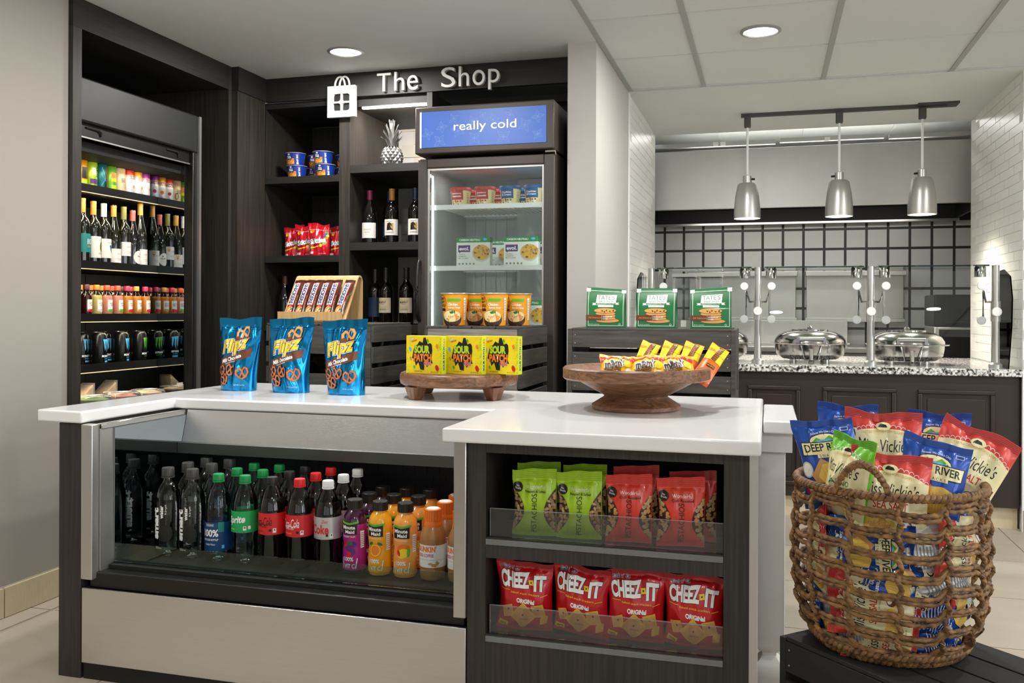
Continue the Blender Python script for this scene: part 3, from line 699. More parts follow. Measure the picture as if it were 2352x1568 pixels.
for s in (-1, 1): MB().box(*sorted((s * (hw - .046), s * (hw - .053))), .062, .085, .30, 1.74).build('light_bar', 'freezer_led', fz)
for s in (-1, 1): area('freezer_lamp', (-1.2575 + s * .265, 4.03, 1.05), (0, -s * pi / 2, 0), 1.3, .03, 1.0, (.95, 1, .98))
area('freezer_top_lamp', (-1.2575, 4.15, 1.76), (0, 0, 0), .45, .1, .8, (.95, 1, .98))
mat('sign_blue', '#3f69bd', .35, var=.05, vscale=5, emit=.32); mat('sign_pale', '#7d9bd8', .4, emit=.25); mat('sign_letter', '#ffffff', .4, emit=.8); mat('edge_light', '#ffffff', .4, emit=3)
ar = Art()
r = random.Random(3)
def flower(cx, cy, sz, rot):
    for k in range(4):
        an = rot + k * pi / 2 + (r.random() - .5) * .3; c, s_ = math.cos(an), math.sin(an)
        p = [(0, 0), (sz * .45, sz * .28), (sz, 0), (sz * .45, -sz * .28), (0, 0)]
        ar.line('sign_pale', [(cx + x * c - y * s_, cy + x * s_ + y * c) for x, y in p], .0012)
        ar.line('sign_pale', [(cx + .25 * sz * c, cy + .25 * sz * s_), (cx + .7 * sz * c, cy + .7 * sz * s_)], .0010)
for cx, cy, sz, ro in ((-.27, -.02, .03, .3), (-.21, -.055, .034, .9), (-.20, .01, .028, .2), (-.14, .045, .026, .6), (-.12, -.012, .034, 1.1), (-.04, -.05, .034, .8), (-.05, .03, .028, .4), (.05, .03, .03, .1), (.10, -.05, .038, .7), (.13, .05, .024, 1.2), (.2, 0, .034, .5), (.26, .035, .030, .2), (.26, -.045, .028, .9), (0, .055, .02, .5)):
    flower(cx, cy, sz, ro)
ar.text('sign_letter', 'really cold', .01, .004, .30, .052, bold=.0)
pn = MB().box(-.300, .300, -.026, -.0225, -.083, .083).build('sign_panel', 'sign_blue', fz, loc=(0, 0, 1.939))
ar.laid(flat(-.026), 'sign_print', pn, base=.0003, step=.0001)
MB().box(-.3065, -.3005, -.027, -.0225, -.083, .083).build('edge_light', 'edge_light', fz, loc=(0, 0, 1.939))

# ------------------------------------------------------------------ the island
ct = MB().prism([(-2.122, 2.222), (-1.956, 2.215), (-1.955, 2.652), (-.809, 2.645), (-.809, 2.187), (-.012, 2.187), (-.012, 3.27), (-2.10, 3.31)], .759, .795).build('countertop', 'quartz', None, .006, seg=3)
tag(ct, 'white quartz island countertop with a notch over the drinks case', 'countertop')
ib = thing('island_base', 'dark wood grain end and back of the shop island', 'counter base', (0, 0, 0))
bx('end_panel', 'dark_laminate', -2.043, -1.963, 2.225, 3.24, 0, .758, ib, .002)
bx('back_panel', 'dark_laminate', -1.96, -.85, 3.20, 3.24, 0, .758, ib)
mat('stainless_lip', '#5d615e', .35, .8)
mat('case_back', '#26282c', .38, .3)
gg = thing('grab_and_go_case', 'stainless framed open drinks case built into the island', 'display case', (0, 0, 0))
MB().box(-1.956, -1.916, 2.215, 2.245, .298, .757).build('front_frame', 'stainless_soft', gg, .003)
MB().box(-.786, -.751, 2.215, 2.245, .298, .757).build('front_frame', 'stainless', gg, .003)
MB().box(-1.917, -1.908, 2.246, 2.64, .74, .757).build('side_rail', 'chrome', gg, .002)
MB().box(-1.93, -1.911, 2.246, 2.80, .30, .756).build('side_wall', 'stainless_soft', gg)
MB().box(-1.9105, -1.906, 2.30, 2.775, .332, .739).build('side_mirror', 'mirror', gg)
MB().box(-.78, -.76, 2.246, 2.80, .30, .756).build('side_wall', 'black_metal', gg)
MB().prism([(2.655, .757), (2.665, .757), (2.665, .645), (2.625, .645), (2.625, .652)], -1.905, -.781, 'x').build('canopy', 'stainless_h', gg)
MB().box(-1.905, -.781, 2.60, 2.6245, .617, .652).build('canopy_lip', 'stainless_lip', gg)
bk = MB().box(-1.905, -.781, 2.782, 2.80, .33, .756).build('back_wall', 'case_back', gg)
sl = MB()
for i in range(32):
    for j in range(7):
        if (i + j) % 2 == 0 and i % 5 != 4: sl.box(-1.52 + .022 * i, -1.518 + .022 * i, 2.7805, 2.782, .44 + .03 * j, .464 + .03 * j)
sl.build('air_slots', 'black_matte', bk)
MB().box(-1.7, -1.692, 2.778, 2.782, .33, .756).build('panel_joint', 'black_matte', bk)
MB().box(-1.905, -.781, 2.30, 2.781, .315, .332).build('deck', 'black_metal', gg)
MB().box(-1.94, -.76, 2.235, 2.299, .27, .318).build('front_sill', 'black_metal', gg, .004)
MB().box(-1.905, -.781, 2.275, 2.2995, .3185, .330).build('air_grille', 'black_matte', gg)
MB().box(-1.905, -.783, 2.301, 2.306, .3325, .388).build('glass_rail', 'glass_green', gg)
MB().box(-1.955, -.752, 2.219, 2.228, .05, .272).build('kick_panel', 'stainless_h', gg, .002)
MB().box(-1.955, -.752, 2.2285, 2.30, .0, .268).build('plinth', 'black_matte', gg)
# snack cabinet
nc = thing('snack_cabinet', 'dark wood grain island cabinet with two open snack niches', 'cabinet', (0, 0, 0))
for a, b in ((-.75, -.700), (-.099, -.040)): MB().box(a, b, 2.225, 2.60, 0, .758).build('stile', 'dark_laminate', nc)
for a, b in ((.731, .758), (.459, .506), (.0, .255)): MB().box(-.6995, -.0995, 2.225, 2.599, a, b).build('rail', 'dark_laminate', nc)
MB().box(-.6995, -.0995, 2.56, 2.599, .2555, .7305).build('back_panel', 'black_matte', nc)
MB().box(-.0395, -.022, 2.228, 2.60, 0, .757).build('side_trim', 'stainless_soft', nc)
for z in (.506, .255):
    k = MB().box(-.699, -.100, 2.224, 2.50, z + .0005, z + .007).build('tray_floor', 'acrylic', nc)
    MB().box(-.699, -.100, 2.222, 2.226, z - .012, z + .002).build('tray_lip', 'acrylic_edge', k)
    MB().box(-.690, -.1005, 2.236, 2.240, z + .0075, z + .078).build('tray_front', 'acrylic', k)
    MB().box(-.690, -.1005, 2.2355, 2.2405, z + .0785, z + .080).build('tray_edge', 'acrylic_edge', k); MB().box(-.692, -.6905, 2.2355, 2.2405, z + .008, z + .08).build('tray_edge', 'acrylic_edge', k)
# white table end
wt = thing('console_table', 'white painted table end with a turned leg beside the basket', 'table', (0, 0, 0))
MB().box(-.0095, .083, 2.604, 3.07, .760, .795).build('table_top', 'quartz', wt, .004)
MB().box(-.69, .069, 2.630, 2.645, .705, .7575).box(.05, .069, 2.646, 3.03, .705, .7575).build('apron', 'white_paint', wt)
lg = [(.042, .705), (.042, .178), (.039, .172), (.038, .150), (.034, .140), (.021, .128), (.020, .118), (.034, .100), (.041, .088), (.042, .066), (.039, .060), (.026, .0)]
for x, y in ((.009, 2.690), (.009, 2.99)):
    MB().lathe([(r_ * 1.414, z) for r_, z in lg[::-1]], 4, c=(x, y, 0), smooth=False, rot=pi / 4).build('leg', 'white_paint', wt, .002)

# ------------------------------------------------------------------ crates behind the island
bn = thing('display_bench', 'low dark bench behind the island that carries the crates', 'bench', (-1.1, 3.66, 0))
MB().box(-1.02, 1.02, -.25, .25, .64, .68).build('bench_top', 'crate_black', bn)
for s in (-.98, 0, .98): MB().box(s - .03, s + .03, -.22, .22, 0, .64).build('support', 'crate_black', bn)
def crate(name, label, x0, x1, y0, y1, z0, z1, ends, rows, pale=False, wm='crate_wood'):
    t = thing(name, label, 'crate', ((x0 + x1) / 2, (y0 + y1) / 2, z0)); w = (x1 - x0) / 2; dd = (y1 - y0) / 2; h = z1 - z0; th = .012
    pitch = h / rows; sh = pitch * .78
    for k in range(rows):
        zt = h - k * pitch; zb = zt - sh
        for s in (-1, 1):
            if ends == 'y':   # solid ends front and back, slats along the sides
                MB().box(*sorted((s * w, s * (w - th))), -dd, dd, zb, zt).build('slat', wm + '_y' if wm + '_y' in MATS else wm, t, .0015)
            else:
                MB().box(-w, w, *sorted((s * dd, s * (dd - th))), zb, zt).build('slat', wm, t, .0015)
    for s in (-1, 1):
        e = MB(); tz = h - .001
        if ends == 'y':
            ya, yb = sorted((s * (dd - .001), s * (dd - .016))); hwid = .055
            m_ = 'crate_wood_pale' if (pale and s < 0) else wm
            e.box(-w + th + .001, w - th - .001, ya, yb, h * .66, tz).box(-w + th + .001, -hwid, ya, yb, h * .42, h * .66).box(hwid, w - th - .001, ya, yb, h * .42, h * .66).box(-w + th + .001, w - th - .001, ya, yb, .004, h * .42)
            e.build('end_board', m_, t, .001)
        else:
            xa, xb = sorted((s * (w + .018), s * (w + .0005))); hwid = .05
            e.box(xa, xb, -dd, dd, h * .62, h + .006).box(xa, xb, -dd, -hwid, h * .3, h * .62).box(xa, xb, hwid, dd, h * .3, h * .62).box(xa, xb, -dd, dd, .0, h * .3)
            e.build('end_board', wm, t, .001)
    nb = 4
    for k in range(nb):
        if ends == 'y':
            a = -w + .0005 + (2 * w - .001) * k / nb; MB().box(a + .003, a + (2 * w) / nb - .005, -dd, dd, h, h + .010).build('top_board', wm + '_y' if wm + '_y' in MATS else wm, t, .0015)
        else:
            a = -dd + 2 * dd * k / nb; MB().box(-w, w, a + .002, a + 2 * dd / nb - .004, h + .0005, h + .010).build('top_board', wm, t, .0015)
    if ends == 'x':
        for k in range(rows):
            for s in (-1, 1):
                for q in (.25, .75): MB().lathe([(.0022, 0), (.0022, .0012), (0, .0014)], 8, smooth=False).build('nail', 'aluminium', t).matrix_local = Matrix.Translation((s * (w - .012), -dd - .0005, h - k * pitch - sh * q)) @ Matrix.Rotation(pi / 2, 4, 'X')
    return t
wood('crate_wood_y', '#2a2826', '#4c4741', (14, 1.2, 14), 5, .75, .30, ring=.6, bump=.4)
crate('wooden_crate', 'black stained crate that carries the bamboo candy bar stand', -2.085, -1.58, 3.45, 3.87, .68, 1.032, 'y', 4)
crate('wooden_crate', 'black stained crate with a greyer end board under the noodle cups', -1.352, -.945, 3.45, 3.91, .68, 1.025, 'y', 4, True)
crate('wooden_crate', 'black stained crate with long slats under the green cookie bags', -.745, -.132, 3.50, 3.88, .68, 1.022, 'x', 4)
# bamboo stand
bs = thing('bamboo_stand', 'bent bamboo display stand holding six candy bars', 'stand', (-1.925, 3.55, 1.0425))
pr = [(-.012, .012), (-.012, .045), (-.002, .045), (-.002, .022), (.012, .014), (.02, .012)]
prof = [(-.01, .048), (-.01, .012), (-.006, .004), (.004, 0), (.016, .002), (.024, .008)]
slope = [(.024, .008), (.150, .198), (.158, .206), (.170, .209), (.182, .205), (.190, .196), (.195, .184), (.195, 0)]
path = prof + slope[1:]
m = MB(); th = .007; vs = []
for i, (y, z) in enumerate(path):
    a = Vector(path[max(0, i - 1)]); b = Vector(path[min(len(path) - 1, i + 1)]); tv = (b - a).normalized(); nv = Vector((-tv.y, tv.x))
    for x in (-.155, .155):
        for s in (-.5, .5): vs.append((x, y + nv.x * th * s, z + nv.y * th * s))
fs = []
for i in range(len(path) - 1):
    o = 4 * i; fs += [(o, o + 2, o + 6, o + 4), (o + 1, o + 5, o + 7, o + 3), (o, o + 4, o + 5, o + 1), (o + 2, o + 3, o + 7, o + 6)]
fs += [(0, 1, 3, 2), (len(vs) - 4, len(vs) - 2, len(vs) - 1, len(vs) - 3)]
for v in range(len(vs)): vs[v] = (vs[v][0], vs[v][1], max(vs[v][2], 0.0))
m.add(vs, fs, 0, True); m.build('bent_sheet', 'bamboo', bs)
MB().box(-.155, .155, -.014, -.0138, .01, .046).build('lip_edge', 'bamboo', bs)
# walnut riser and bowl
rs = thing('round_riser', 'round walnut riser on stubby feet under the yellow candy boxes', 'stand', (-1.045, 3.0, .7955))
MB().lathe([(.0, .044), (.195, .044), (.205, .050), (.208, .062), (.208, .078), (.203, .086), (.195, .089), (0, .089)], 56).build('disc', 'walnut', rs)
for x, y in ((-.105, -.145), (.155, -.09), (.085, .14), (-.16, .09)):
    MB().lathe([(.024, 0), (.040, .0435)], 4, c=(x, y, 0), rot=math.atan2(y, x) + pi / 4, smooth=False).build('foot', 'walnut_up', rs, .002)
bw = thing('wooden_bowl', 'wide turned walnut bowl on a flared foot full of candy', 'bowl', (-.392, 2.795, .7955))
MB().lathe([(0, 0), (.132, 0), (.137, .004), (.137, .014), (.130, .019), (.100, .038), (.098, .043), (.130, .060), (.172, .083), (.190, .092), (.222, .093), (.227, .098), (.227, .126), (.222, .131), (.200, .130), (.160, .100), (.09, .075), (0, .07)], 64).build('bowl', 'walnut', bw)
# ------------------------------------------------------------------ product inks and films
for n_, c_, r_ in (('ink_white', '#f5f4f0', .4), ('ink_black', '#15130f', .4), ('ink_grey', '#8d8d8b', .5), ('ink_red', '#cf1f26', .35), ('ink_yellow', '#f6d21a', .35), ('ink_orange', '#ef7d22', .35),
                   ('ink_gold', '#c79a3c', .4), ('ink_navy', '#1b2a5c', .35), ('ink_blue', '#1c58b4', .35), ('ink_sky', '#58b6e8', .35), ('ink_green', '#5aae2c', .35), ('ink_dkgreen', '#1d7a3d', .35),
                   ('ink_brown', '#5a2f1a', .4), ('ink_tan', '#d09a55', .45), ('ink_cream', '#f3e9b4', .45), ('ink_paper', '#d9cbb0', .6), ('ink_pink', '#d3267e', .35), ('ink_purple', '#5a2c7c', .35),
                   ('ink_lime', '#b7d51f', .35), ('ink_teal', '#17807d', .4), ('ink_cookie', '#d6a057', .5), ('ink_chip', '#ecc65a', .45), ('ink_pasta', '#e2b13c', .5), ('ink_nut', '#a98458', .45), ('ink_nut2', '#8a7340', .45),
                   ('ink_nut3', '#c2a070', .45), ('ink_choc', '#6b3a20', .4), ('ink_dkchoc', '#3b1d10', .4), ('ink_pretzel', '#c9703a', .4), ('ink_cobalt', '#1f3fa0', .35), ('ink_silver', '#c9c9c9', .35), ('ink_bowl', '#3d2c28', .4), ('ink_noodle', '#eed99b', .5)):
    mat(n_, c_, r_, var=.03)
mat('pet_dark', '#0c0605', .08, var=.05, coat=.6)
clear('pet_clear', '#eef2f2', .02, 1.5)
clear('pet_blue', '#cfe6f2', .02, 1.5)
clear('glass_tint', '#c8c06a', .02, 1.5)
mat('wine_dark', '#0b0a07', .06, var=.05, coat=.7)
mat('wine_green', '#14160a', .06, var=.05, coat=.7)
for n_, c_, ro, me_, co in (('film_pist_green', '#a6cf17', .32, 0, .3), ('film_pist_red', '#df3f2c', .32, 0, .3), ('film_cheez', '#c3101c', .3, .1, .4), ('film_blue', '#1a4fae', .3, .25, .4), ('film_vick_red', '#dc4338', .35, .05, .3),
                            ('film_cream', '#f0e6b4', .35, 0, .3), ('film_vick_green', '#6fc22a', .35, 0, .3), ('film_white', '#d8d8d4', .4, .2, .2), ('film_silver', '#a9aaac', .3, .8, 0), ('film_flipz', '#1488c2', .16, .9, .2), ('film_skittles', '#cf0d25', .3, .1, .4),
                            ('film_snickers', '#4a2415', .28, .1, .5), ('film_mm', '#f5b70f', .32, 0, .4), ('film_reese', '#f06a1b', .32, 0, .4), ('film_reese_y', '#f7df16', .32, 0, .4), ('film_tates', '#116b35', .38, 0, .3),
                            ('card_yellow', '#f1d70e', .4, 0, .2), ('card_lime', '#c9dc12', .4, 0, .2), ('card_white', '#e9ece6', .45, 0, .1), ('card_green', '#1f8a48', .45, 0, .1)):
    mat(n_, c_, ro, me_, var=.05, vscale=25, coat=co)
for n_, c_ in (('cap_black', '#1b1a19'), ('cap_grey', '#3d3c3b'), ('cap_green', '#0d8f49'), ('cap_red', '#d81e1e'), ('cap_white', '#e7e8e8'), ('cap_orange', '#ef7a24'), ('cap_gold', '#c08d3a'), ('cap_olive', '#7a7a3a'), ('cap_rose', '#b9605c'), ('cap_plum', '#8c1f55'), ('cap_navy', '#24304f'), ('cap_maroon', '#4a1f1c'), ('cap_coral', '#d9512f'), ('cap_pink', '#c8284f')):
    mat(n_, c_, .4, .0, var=.04)

def cap(par, m_, r, z0, z1, ribs=True, name='cap'):
    n = 36; b = MB()
    pr_ = [(r, z0), (r, z1 - .002), (r * .93, z1), (0, z1)]
    b.lathe(pr_, n); 
    o = b.build(name, m_, par)
    if ribs:
        q = MB()
        for k in range(22):
            a = 2 * pi * k / 22; x, y = r * math.cos(a), r * math.sin(a); q.add([(x * .98 - y * .03, y * .98 + x * .03, z0 + .001), (x * .98 + y * .03, y * .98 - x * .03, z0 + .001), (x * 1.035, y * 1.035, z0 + .001), (x * .98 - y * .03, y * .98 + x * .03, z1 - .003), (x * .98 + y * .03, y * .98 - x * .03, z1 - .003), (x * 1.035, y * 1.035, z1 - .003)], [(0, 2, 5, 3), (2, 1, 4, 5), (3, 5, 4)], 0, True)
        q.build('cap_ribs', m_, o)
    return o
def sleeve(par, R, z0, z1, m_, name='label'):
    return MB().lathe([(R, z0), (R, z1)], 40).build(name, m_, par) if False else _sleeve(par, R, z0, z1, m_, name)
def _sleeve(par, R, z0, z1, m_, name):
    n = 40; vs = []; fs = []
    for z in (z0, z1):
        rr_ = R(z) if callable(R) else R
        vs += [(rr_ * math.cos(2 * pi * k / n), rr_ * math.sin(2 * pi * k / n), z) for k in range(n)]
    fs = [(k, (k + 1) % n, n + (k + 1) % n, n + k) for k in range(n)]
    return MB().add(vs, fs, 0, True).build(name, m_, par)
SODA = [(.026, 0), (.034, .003), (.0385, .014), (.0385, .030), (.037, .060), (.0385, .088), (.040, .095), (.040, .162), (.0395, .168), (.037, .183), (.0315, .203), (.0235, .222), (.0160, .236), (.0138, .242), (.0138, .246)]
def soda(name, label, capm, fill, labm, art, prof=SODA, R=.0405, lz=(.096, .160), h=.262, capz=(.243, .262), capr=.0165, fillz=.20):
    t = thing(name, label, 'bottle')
    sm_ = [0 if prof[i][1] < fillz else 1 for i in range(len(prof) - 1)]
    MB().lathe(prof, 32, segm=sm_).build('bottle_body', [fill, 'pet_clear'] if fill != 'pet_blue' else [fill, 'pet_blue'], t)
    cap(t, capm, capr, *capz)
    MB().lathe([(capr * 1.08, capz[0] - .005), (capr * 1.08, capz[0] - .001)], 24).build('neck_ring', capm, t)
    if labm:
        lb = _sleeve(t, R, lz[0], lz[1], labm, 'label'); art.laid(cyl(R, (lz[0] + lz[1]) / 2), 'label_print', lb, .006, .0004, .00018)
    elif art: art.laid(cyl(proff(prof)), 'label_print', t, .006, .0006, .00018)
    return Kind(t)
mat('lab_sprite', '#17a455', .35); mat('lab_red', '#d5242a', .35); mat('lab_silver', '#c6c6c6', .3, .5); mat('lab_dasani', '#12406f', .35); mat('lab_black', '#161515', .35)
A = Art().text('ink_white', 'Sprite', -.006, .004, .060, .028, rot=.08, bold=.03, shear=.3).rect('ink_white', .022, -.019, .010, .012).rect('ink_dkgreen', .022, -.017, .006, .004).rect('ink_white', .036, -.017, .008, .010).line('ink_lime', [(-.03, -.022), (-.012, -.022)], .003)
K_sprite = soda('soda_bottle', '', 'cap_green', 'pet_clear', 'lab_sprite', A)
def cola(txt, sub):
    a = Art().text(txt, 'Coca-Cola', -.010, .007, .062, .026, rot=.05, bold=.0, shear=.35).line(txt, [(-.034, -.004), (-.02, .000), (0, -.002), (.016, .003)], .0016)
    return a.text(txt, sub, -.012, -.008, .034, .0045).rect('ink_white', .029, -.019, .010, .013).rect('ink_black', .029, -.017, .004, .004).rect('ink_black', .016, -.018, .007, .007).text(txt, 'Delicious & Refreshing', -.018, -.022, .03, .003)
K_zero = soda('soda_bottle', '', 'cap_black', 'pet_dark', 'lab_red', cola('ink_black', 'ZERO SUGAR'))
K_coke = soda('soda_bottle', '', 'cap_red', 'pet_dark', 'lab_red', cola('ink_white', 'ORIGINAL TASTE'))
A = Art().text('ink_red', 'Coke', -.008, -.003, .058, .028, bold=.03).text('ink_red', 'Diet', .009, .020, .018, .010, shear=.3).rect('ink_white', .029, -.021, .010, .013).rect('ink_black', .029, -.019, .004, .004).rect('ink_black', .016, -.020, .007, .007).text('ink_grey', 'ZERO SUGAR NO CALORIES', -.018, -.028, .036, .003)
K_diet = soda('soda_bottle', '', 'cap_white', 'pet_dark', 'lab_silver', A)
DAS = [(.028, 0), (.036, .004), (.039, .014), (.0395, .03), (.0395, .128)] + [(.0395 - (.001 if k % 2 else 0), .132 + .006 * k) for k in range(6)] + [(.038, .170), (.033, .195), (.025, .216), (.0165, .234), (.0138, .240), (.0138, .246)]
A = Art().text('ink_white', 'DASANI', -.002, .036, .026, .008).text('ink_white', '100%', .0, .012, .052, .022, bold=.03).text('ink_white', 'RECYCLED BOTTLE*', .0, -.008, .052, .006, bold=.02).text('ink_white', 'Purified Water', .0, -.022, .034, .006).rect('ink_teal', .034, .03, .018, .03).rect('ink_sky', .04, -.03, .008, .01)
K_dasani = soda('water_bottle', '', 'cap_green', 'pet_blue', 'lab_dasani', A, DAS, .0402, (.032, .120))
SMA = [(.030, 0), (.037, .004), (.0395, .012), (.0395, .165), (.0385, .180), (.035, .198), (.028, .213), (.019, .224), (.0145, .231), (.0145, .25)]
A = Art().text('ink_white', 'smart', -.014, .105, .096, .021, rot=pi / 2, bold=.05).text('ink_white', 'water', .007, .140, .040, .011, rot=pi / 2, bold=.03).text('ink_white', '9.5+pH', .020, .147, .030, .007, rot=pi / 2)
A.ell('ink_black', .020, .075, .020, .026).rect('lab_black', -.004, .030, .030, .012).text('ink_white', 'alkaline', -.004, .030, .022, .006)
K_smart = soda('water_bottle', '', 'cap_grey', 'pet_clear', None, A, SMA, capz=(.246, .272), capr=.0185)
MMP = [(.024, 0), (.031, .003), (.034, .012), (.0335, .055), (.031, .085), (.0335, .108), (.0345, .120), (.0345, .150), (.032, .163), (.025, .175), (.0195, .182), (.0195, .192)]
mat('juice_grape', '#3b1030', .15, coat=.5); mat('juice_orange', '#f0a51a', .2, coat=.5); mat('juice_peach', '#eea040', .2, coat=.5); mat('film_grape', '#b0217f', .35); mat('film_orange', '#f2a71c', .35); mat('film_peach', '#f2a04e', .35)
def juice(fill, film, flavour, fruit):
    t = thing('juice_bottle', '', 'bottle'); f = proff(MMP)
    MB().lathe(MMP, 32).build('bottle_body', fill, t); cap(t, 'cap_black', .0225, .186, .212)
    n = 36; zs_ = [.012 + .012 * k for k in range(12)]; vs = [((f(z) + .0006) * math.cos(2 * pi * k / n), (f(z) + .0006) * math.sin(2 * pi * k / n), z) for z in zs_ for k in range(n)]
    lb = MB().add(vs, [(i * n + k, i * n + (k + 1) % n, (i + 1) * n + (k + 1) % n, (i + 1) * n + k) for i in range(11) for k in range(n)], 0, True).build('label', film, t)
    a = Art().rect('ink_black', -.001, .132, .050, .034).poly('ink_green', [(-.028, .148), (-.028, .154), (0, .149), (.028, .154), (.028, .148), (0, .143)]).text('ink_white', 'Minute', -.002, .136, .040, .011, bold=.03).text('ink_white', 'Maid', .002, .123, .028, .010, bold=.03)
    a.text('ink_white', flavour, -.003, .109, .042, .005)
    if fruit == 'orange': a.ell('ink_orange', .0, .075, .019, .020).ell('ink_yellow', 0, .075, .016, .017).ell('ink_orange', 0, .075, .013, .014).ell('ink_dkgreen', -.014, .094, .008, .004, .5).ell('ink_dkgreen', .014, .094, .008, .004, -.5)
    elif fruit == 'peach': a.ell('ink_orange', .004, .080, .022, .018, .5).ell('ink_yellow', .004, .072, .017, .013, .5).ell('ink_red', -.008, .073, .004, .009, .3).ell('ink_green', .020, .075, .005, .012)
    else: a.ell('ink_purple', -.004, .078, .011, .011).ell('ink_purple', .012, .086, .009, .009).ell('ink_red', -.014, .086, .008, .008).ell('ink_purple', .008, .066, .010, .010).ell('ink_red', .0, .058, .008, .008).ell('ink_dkgreen', .002, .090, .008, .006)
    a.text('ink_white', '100%', -.002, .044, .030, .012, bold=.02).text('ink_white', 'VIT C', .001, .024, .032, .013, bold=.02).rect('ink_white', -.022, .032, .003, .03, .15).rect('ink_white', .022, .032, .003, .03, -.15)
    a.rect('ink_white', .040, .100, .014, .05)
    for k in range(8): a.rect('ink_black', .040, .080 + .0055 * k, .012, .0014)
    a.laid(lambda x, z, o: cyl(f)(x, z, o + .0007), 'label_print', lb, .006, .0004, .00018)
    return Kind(t)
K_grape = juice('juice_grape', 'film_grape', 'CRANBERRY GRAPE', 'grape'); K_orange = juice('juice_orange', 'film_orange', '100% ORANGE JUICE', 'orange'); K_peach = juice('juice_peach', 'film_peach', 'PEACH MANGO', 'peach')
DUP = [(.026, 0), (.034, .004), (.037, .014), (.037, .040), (.0345, .052), (.037, .060), (.037, .100), (.0375, .112), (.035, .130), (.026, .150), (.0215, .162), (.0215, .17)]
mat('coffee', '#a5713f', .3, coat=.4); mat('lab_white', '#f0eeea', .4)
t = thing('coffee_bottle', '', 'bottle'); f_ = proff(DUP)
MB().lathe(DUP, 32).build('bottle_body', 'coffee', t); cap(t, 'cap_orange', .0235, .166, .200); MB().lathe([(.0225, .140), (.026, .152), (.023, .166)], 28).build('seal_band', 'cap_orange', t)
MB().lathe([(0, .2002), (.019, .2002), (.017, .2022), (0, .2025)], 24).build('cap_disc', 'lab_white', t)
lb = _sleeve(t, .0382, .040, .103, 'lab_white', 'label')
A = Art().text('ink_orange', "DUNKIN'", -.008, .022, .062, .017, bold=.04).text('ink_pink', 'ICED COFFEE', -.010, .004, .050, .009, bold=.02).rect('ink_silver', 0, -.008, .11, .0012).blobs('ink_tan', .016, -.020, .014, .005, 5, .004)
A.laid(cyl(.0382, .070), 'label_print', lb, .006, .0004, .00018)
K_dunkin = Kind(t)
rows = ('front', 'second', 'rear'); GZ = .3325
for K, x, nm, nrow, where in ((K_smart, -1.803, 'clear alkaline water bottle with grey cap', 3, 'beside the mirror wall'), (K_smart, -1.715, 'clear alkaline water bottle with grey cap', 3, 'next to the blue water bottles'), (K_dasani, -1.622, 'pale blue water bottle with green cap', 3, 'column'), (K_sprite, -1.529, 'lemon lime soda bottle with green cap and label', 3, 'column'),
                      (K_zero, -1.436, 'dark cola bottle with black cap and red label', 3, 'column'), (K_coke, -1.344, 'dark cola bottle with red cap and red label', 3, 'column'), (K_diet, -1.250, 'diet cola bottle with white cap and silver label', 3, 'column'), (K_grape, -1.163, 'purple grape juice bottle with black cap', 3, 'column'),
                      (K_orange, -1.082, 'orange juice bottle with black cap', 3, 'column'), (K_peach, -1.003, 'peach mango juice bottle with black cap', 3, 'column'), (K_dunkin, -.918, 'tan iced coffee bottle with orange cap', 3, 'left column'), (K_dunkin, -.833, 'tan iced coffee bottle with orange cap', 2, 'right column')):
    for r in range(nrow):
        K.put((x, 2.415 + .10 * r, GZ), rnd.uniform(-.06, .06), '%s, %s of its %s in the case' % (nm, rows[r], where if where != 'column' else 'column') if 'column' in where else '%s, %s row %s' % (nm, rows[r], where), group='bottles in the island drinks case')
# ------------------------------------------------------------------ bags in the snack niches
def bagthing(name, label, cat, bag, film, art, group=None, nu=30, nv=40, seals=None, step=.00022, base=.0014):
    t = thing(name, label, cat, group=group)
    b = bag.mesh(nu, nv).build('bag_film', film, t)
    if art: art.laid(bag.front, 'front_print', b, .006, base, step)
    if seals:
        for z0, z1, m_ in seals:
            n = 5; a = Art()
            for k in range(n): a.rect(m_, 0, z0 + (z1 - z0) * (k + .5) / n, bag.w * .985, (z1 - z0) / n * .45)
            a.laid(bag.front, 'seal_ridges', b, .006, .0010, 0)
    return Kind(t)
mat('ridge_green', '#8fb414', .4); mat('ridge_red', '#c6352a', .4); mat('ridge_cheez', '#98101a', .4)
def pistachio(film, ridge, nuts, flavour, seed):
    w, h = .118, .172; g = Bag(w, h, .040, .026, .012, seed, wr=.0022, pinch=.06, wave=.003, dents=5); a = Art()
    for s in (-1, 1):
        cx = s * .062; cy = .062
        pts = [(s * .0575, .125)] + [(s * (.0575 - .030 * math.sin(pi * k / 10)), .125 - .115 * k / 10) for k in range(1, 10)] + [(s * .0575, .010)]
        a.poly('ink_dkchoc', pts if s < 0 else pts[::-1])
        r = random.Random(seed + s + 5); a.start()
        for k in range(46):
            tt = r.uniform(.04, .96); x = s * (.0575 - r.random() * (.030 * math.sin(pi * tt) - .004)); a.ell(nuts[k % 3], x, .125 - .115 * tt, r.uniform(.0042, .0062), r.uniform(.003, .0042), r.random() * pi, n=9)
        a.stop()
    a.text('ink_white', 'Wonderful', .004, .128, .052, .009).text('ink_black', flavour, .004, .117, .056, .0065, bold=.01).text('ink_black', 'PISTACHIOS', .001, .062, .098, .0145, rot=pi / 2)
    a.ell('ink_black', -.044, .128, .0135, .0135, n=44, bumps=22, amp=.08).text('ink_white', 'No', -.044, .131, .008, .005, rot=-.2).text('ink_white', 'Shells', -.044, .1245, .016, .005, rot=-.2)
    a.ring(ridge, .0, .158, .0055, .0055, .0012)
    return bagthing('pistachio_bag', '', 'snack bag', g, film, a, 'pistachio bags in the upper niche', seals=[(.148, .171, ridge), (.001, .010, ridge)])
KPG = pistachio('film_pist_green', 'ridge_green', ('ink_nut2', 'ink_nut', 'ink_nut3'), 'Roasted & Salted', 4)
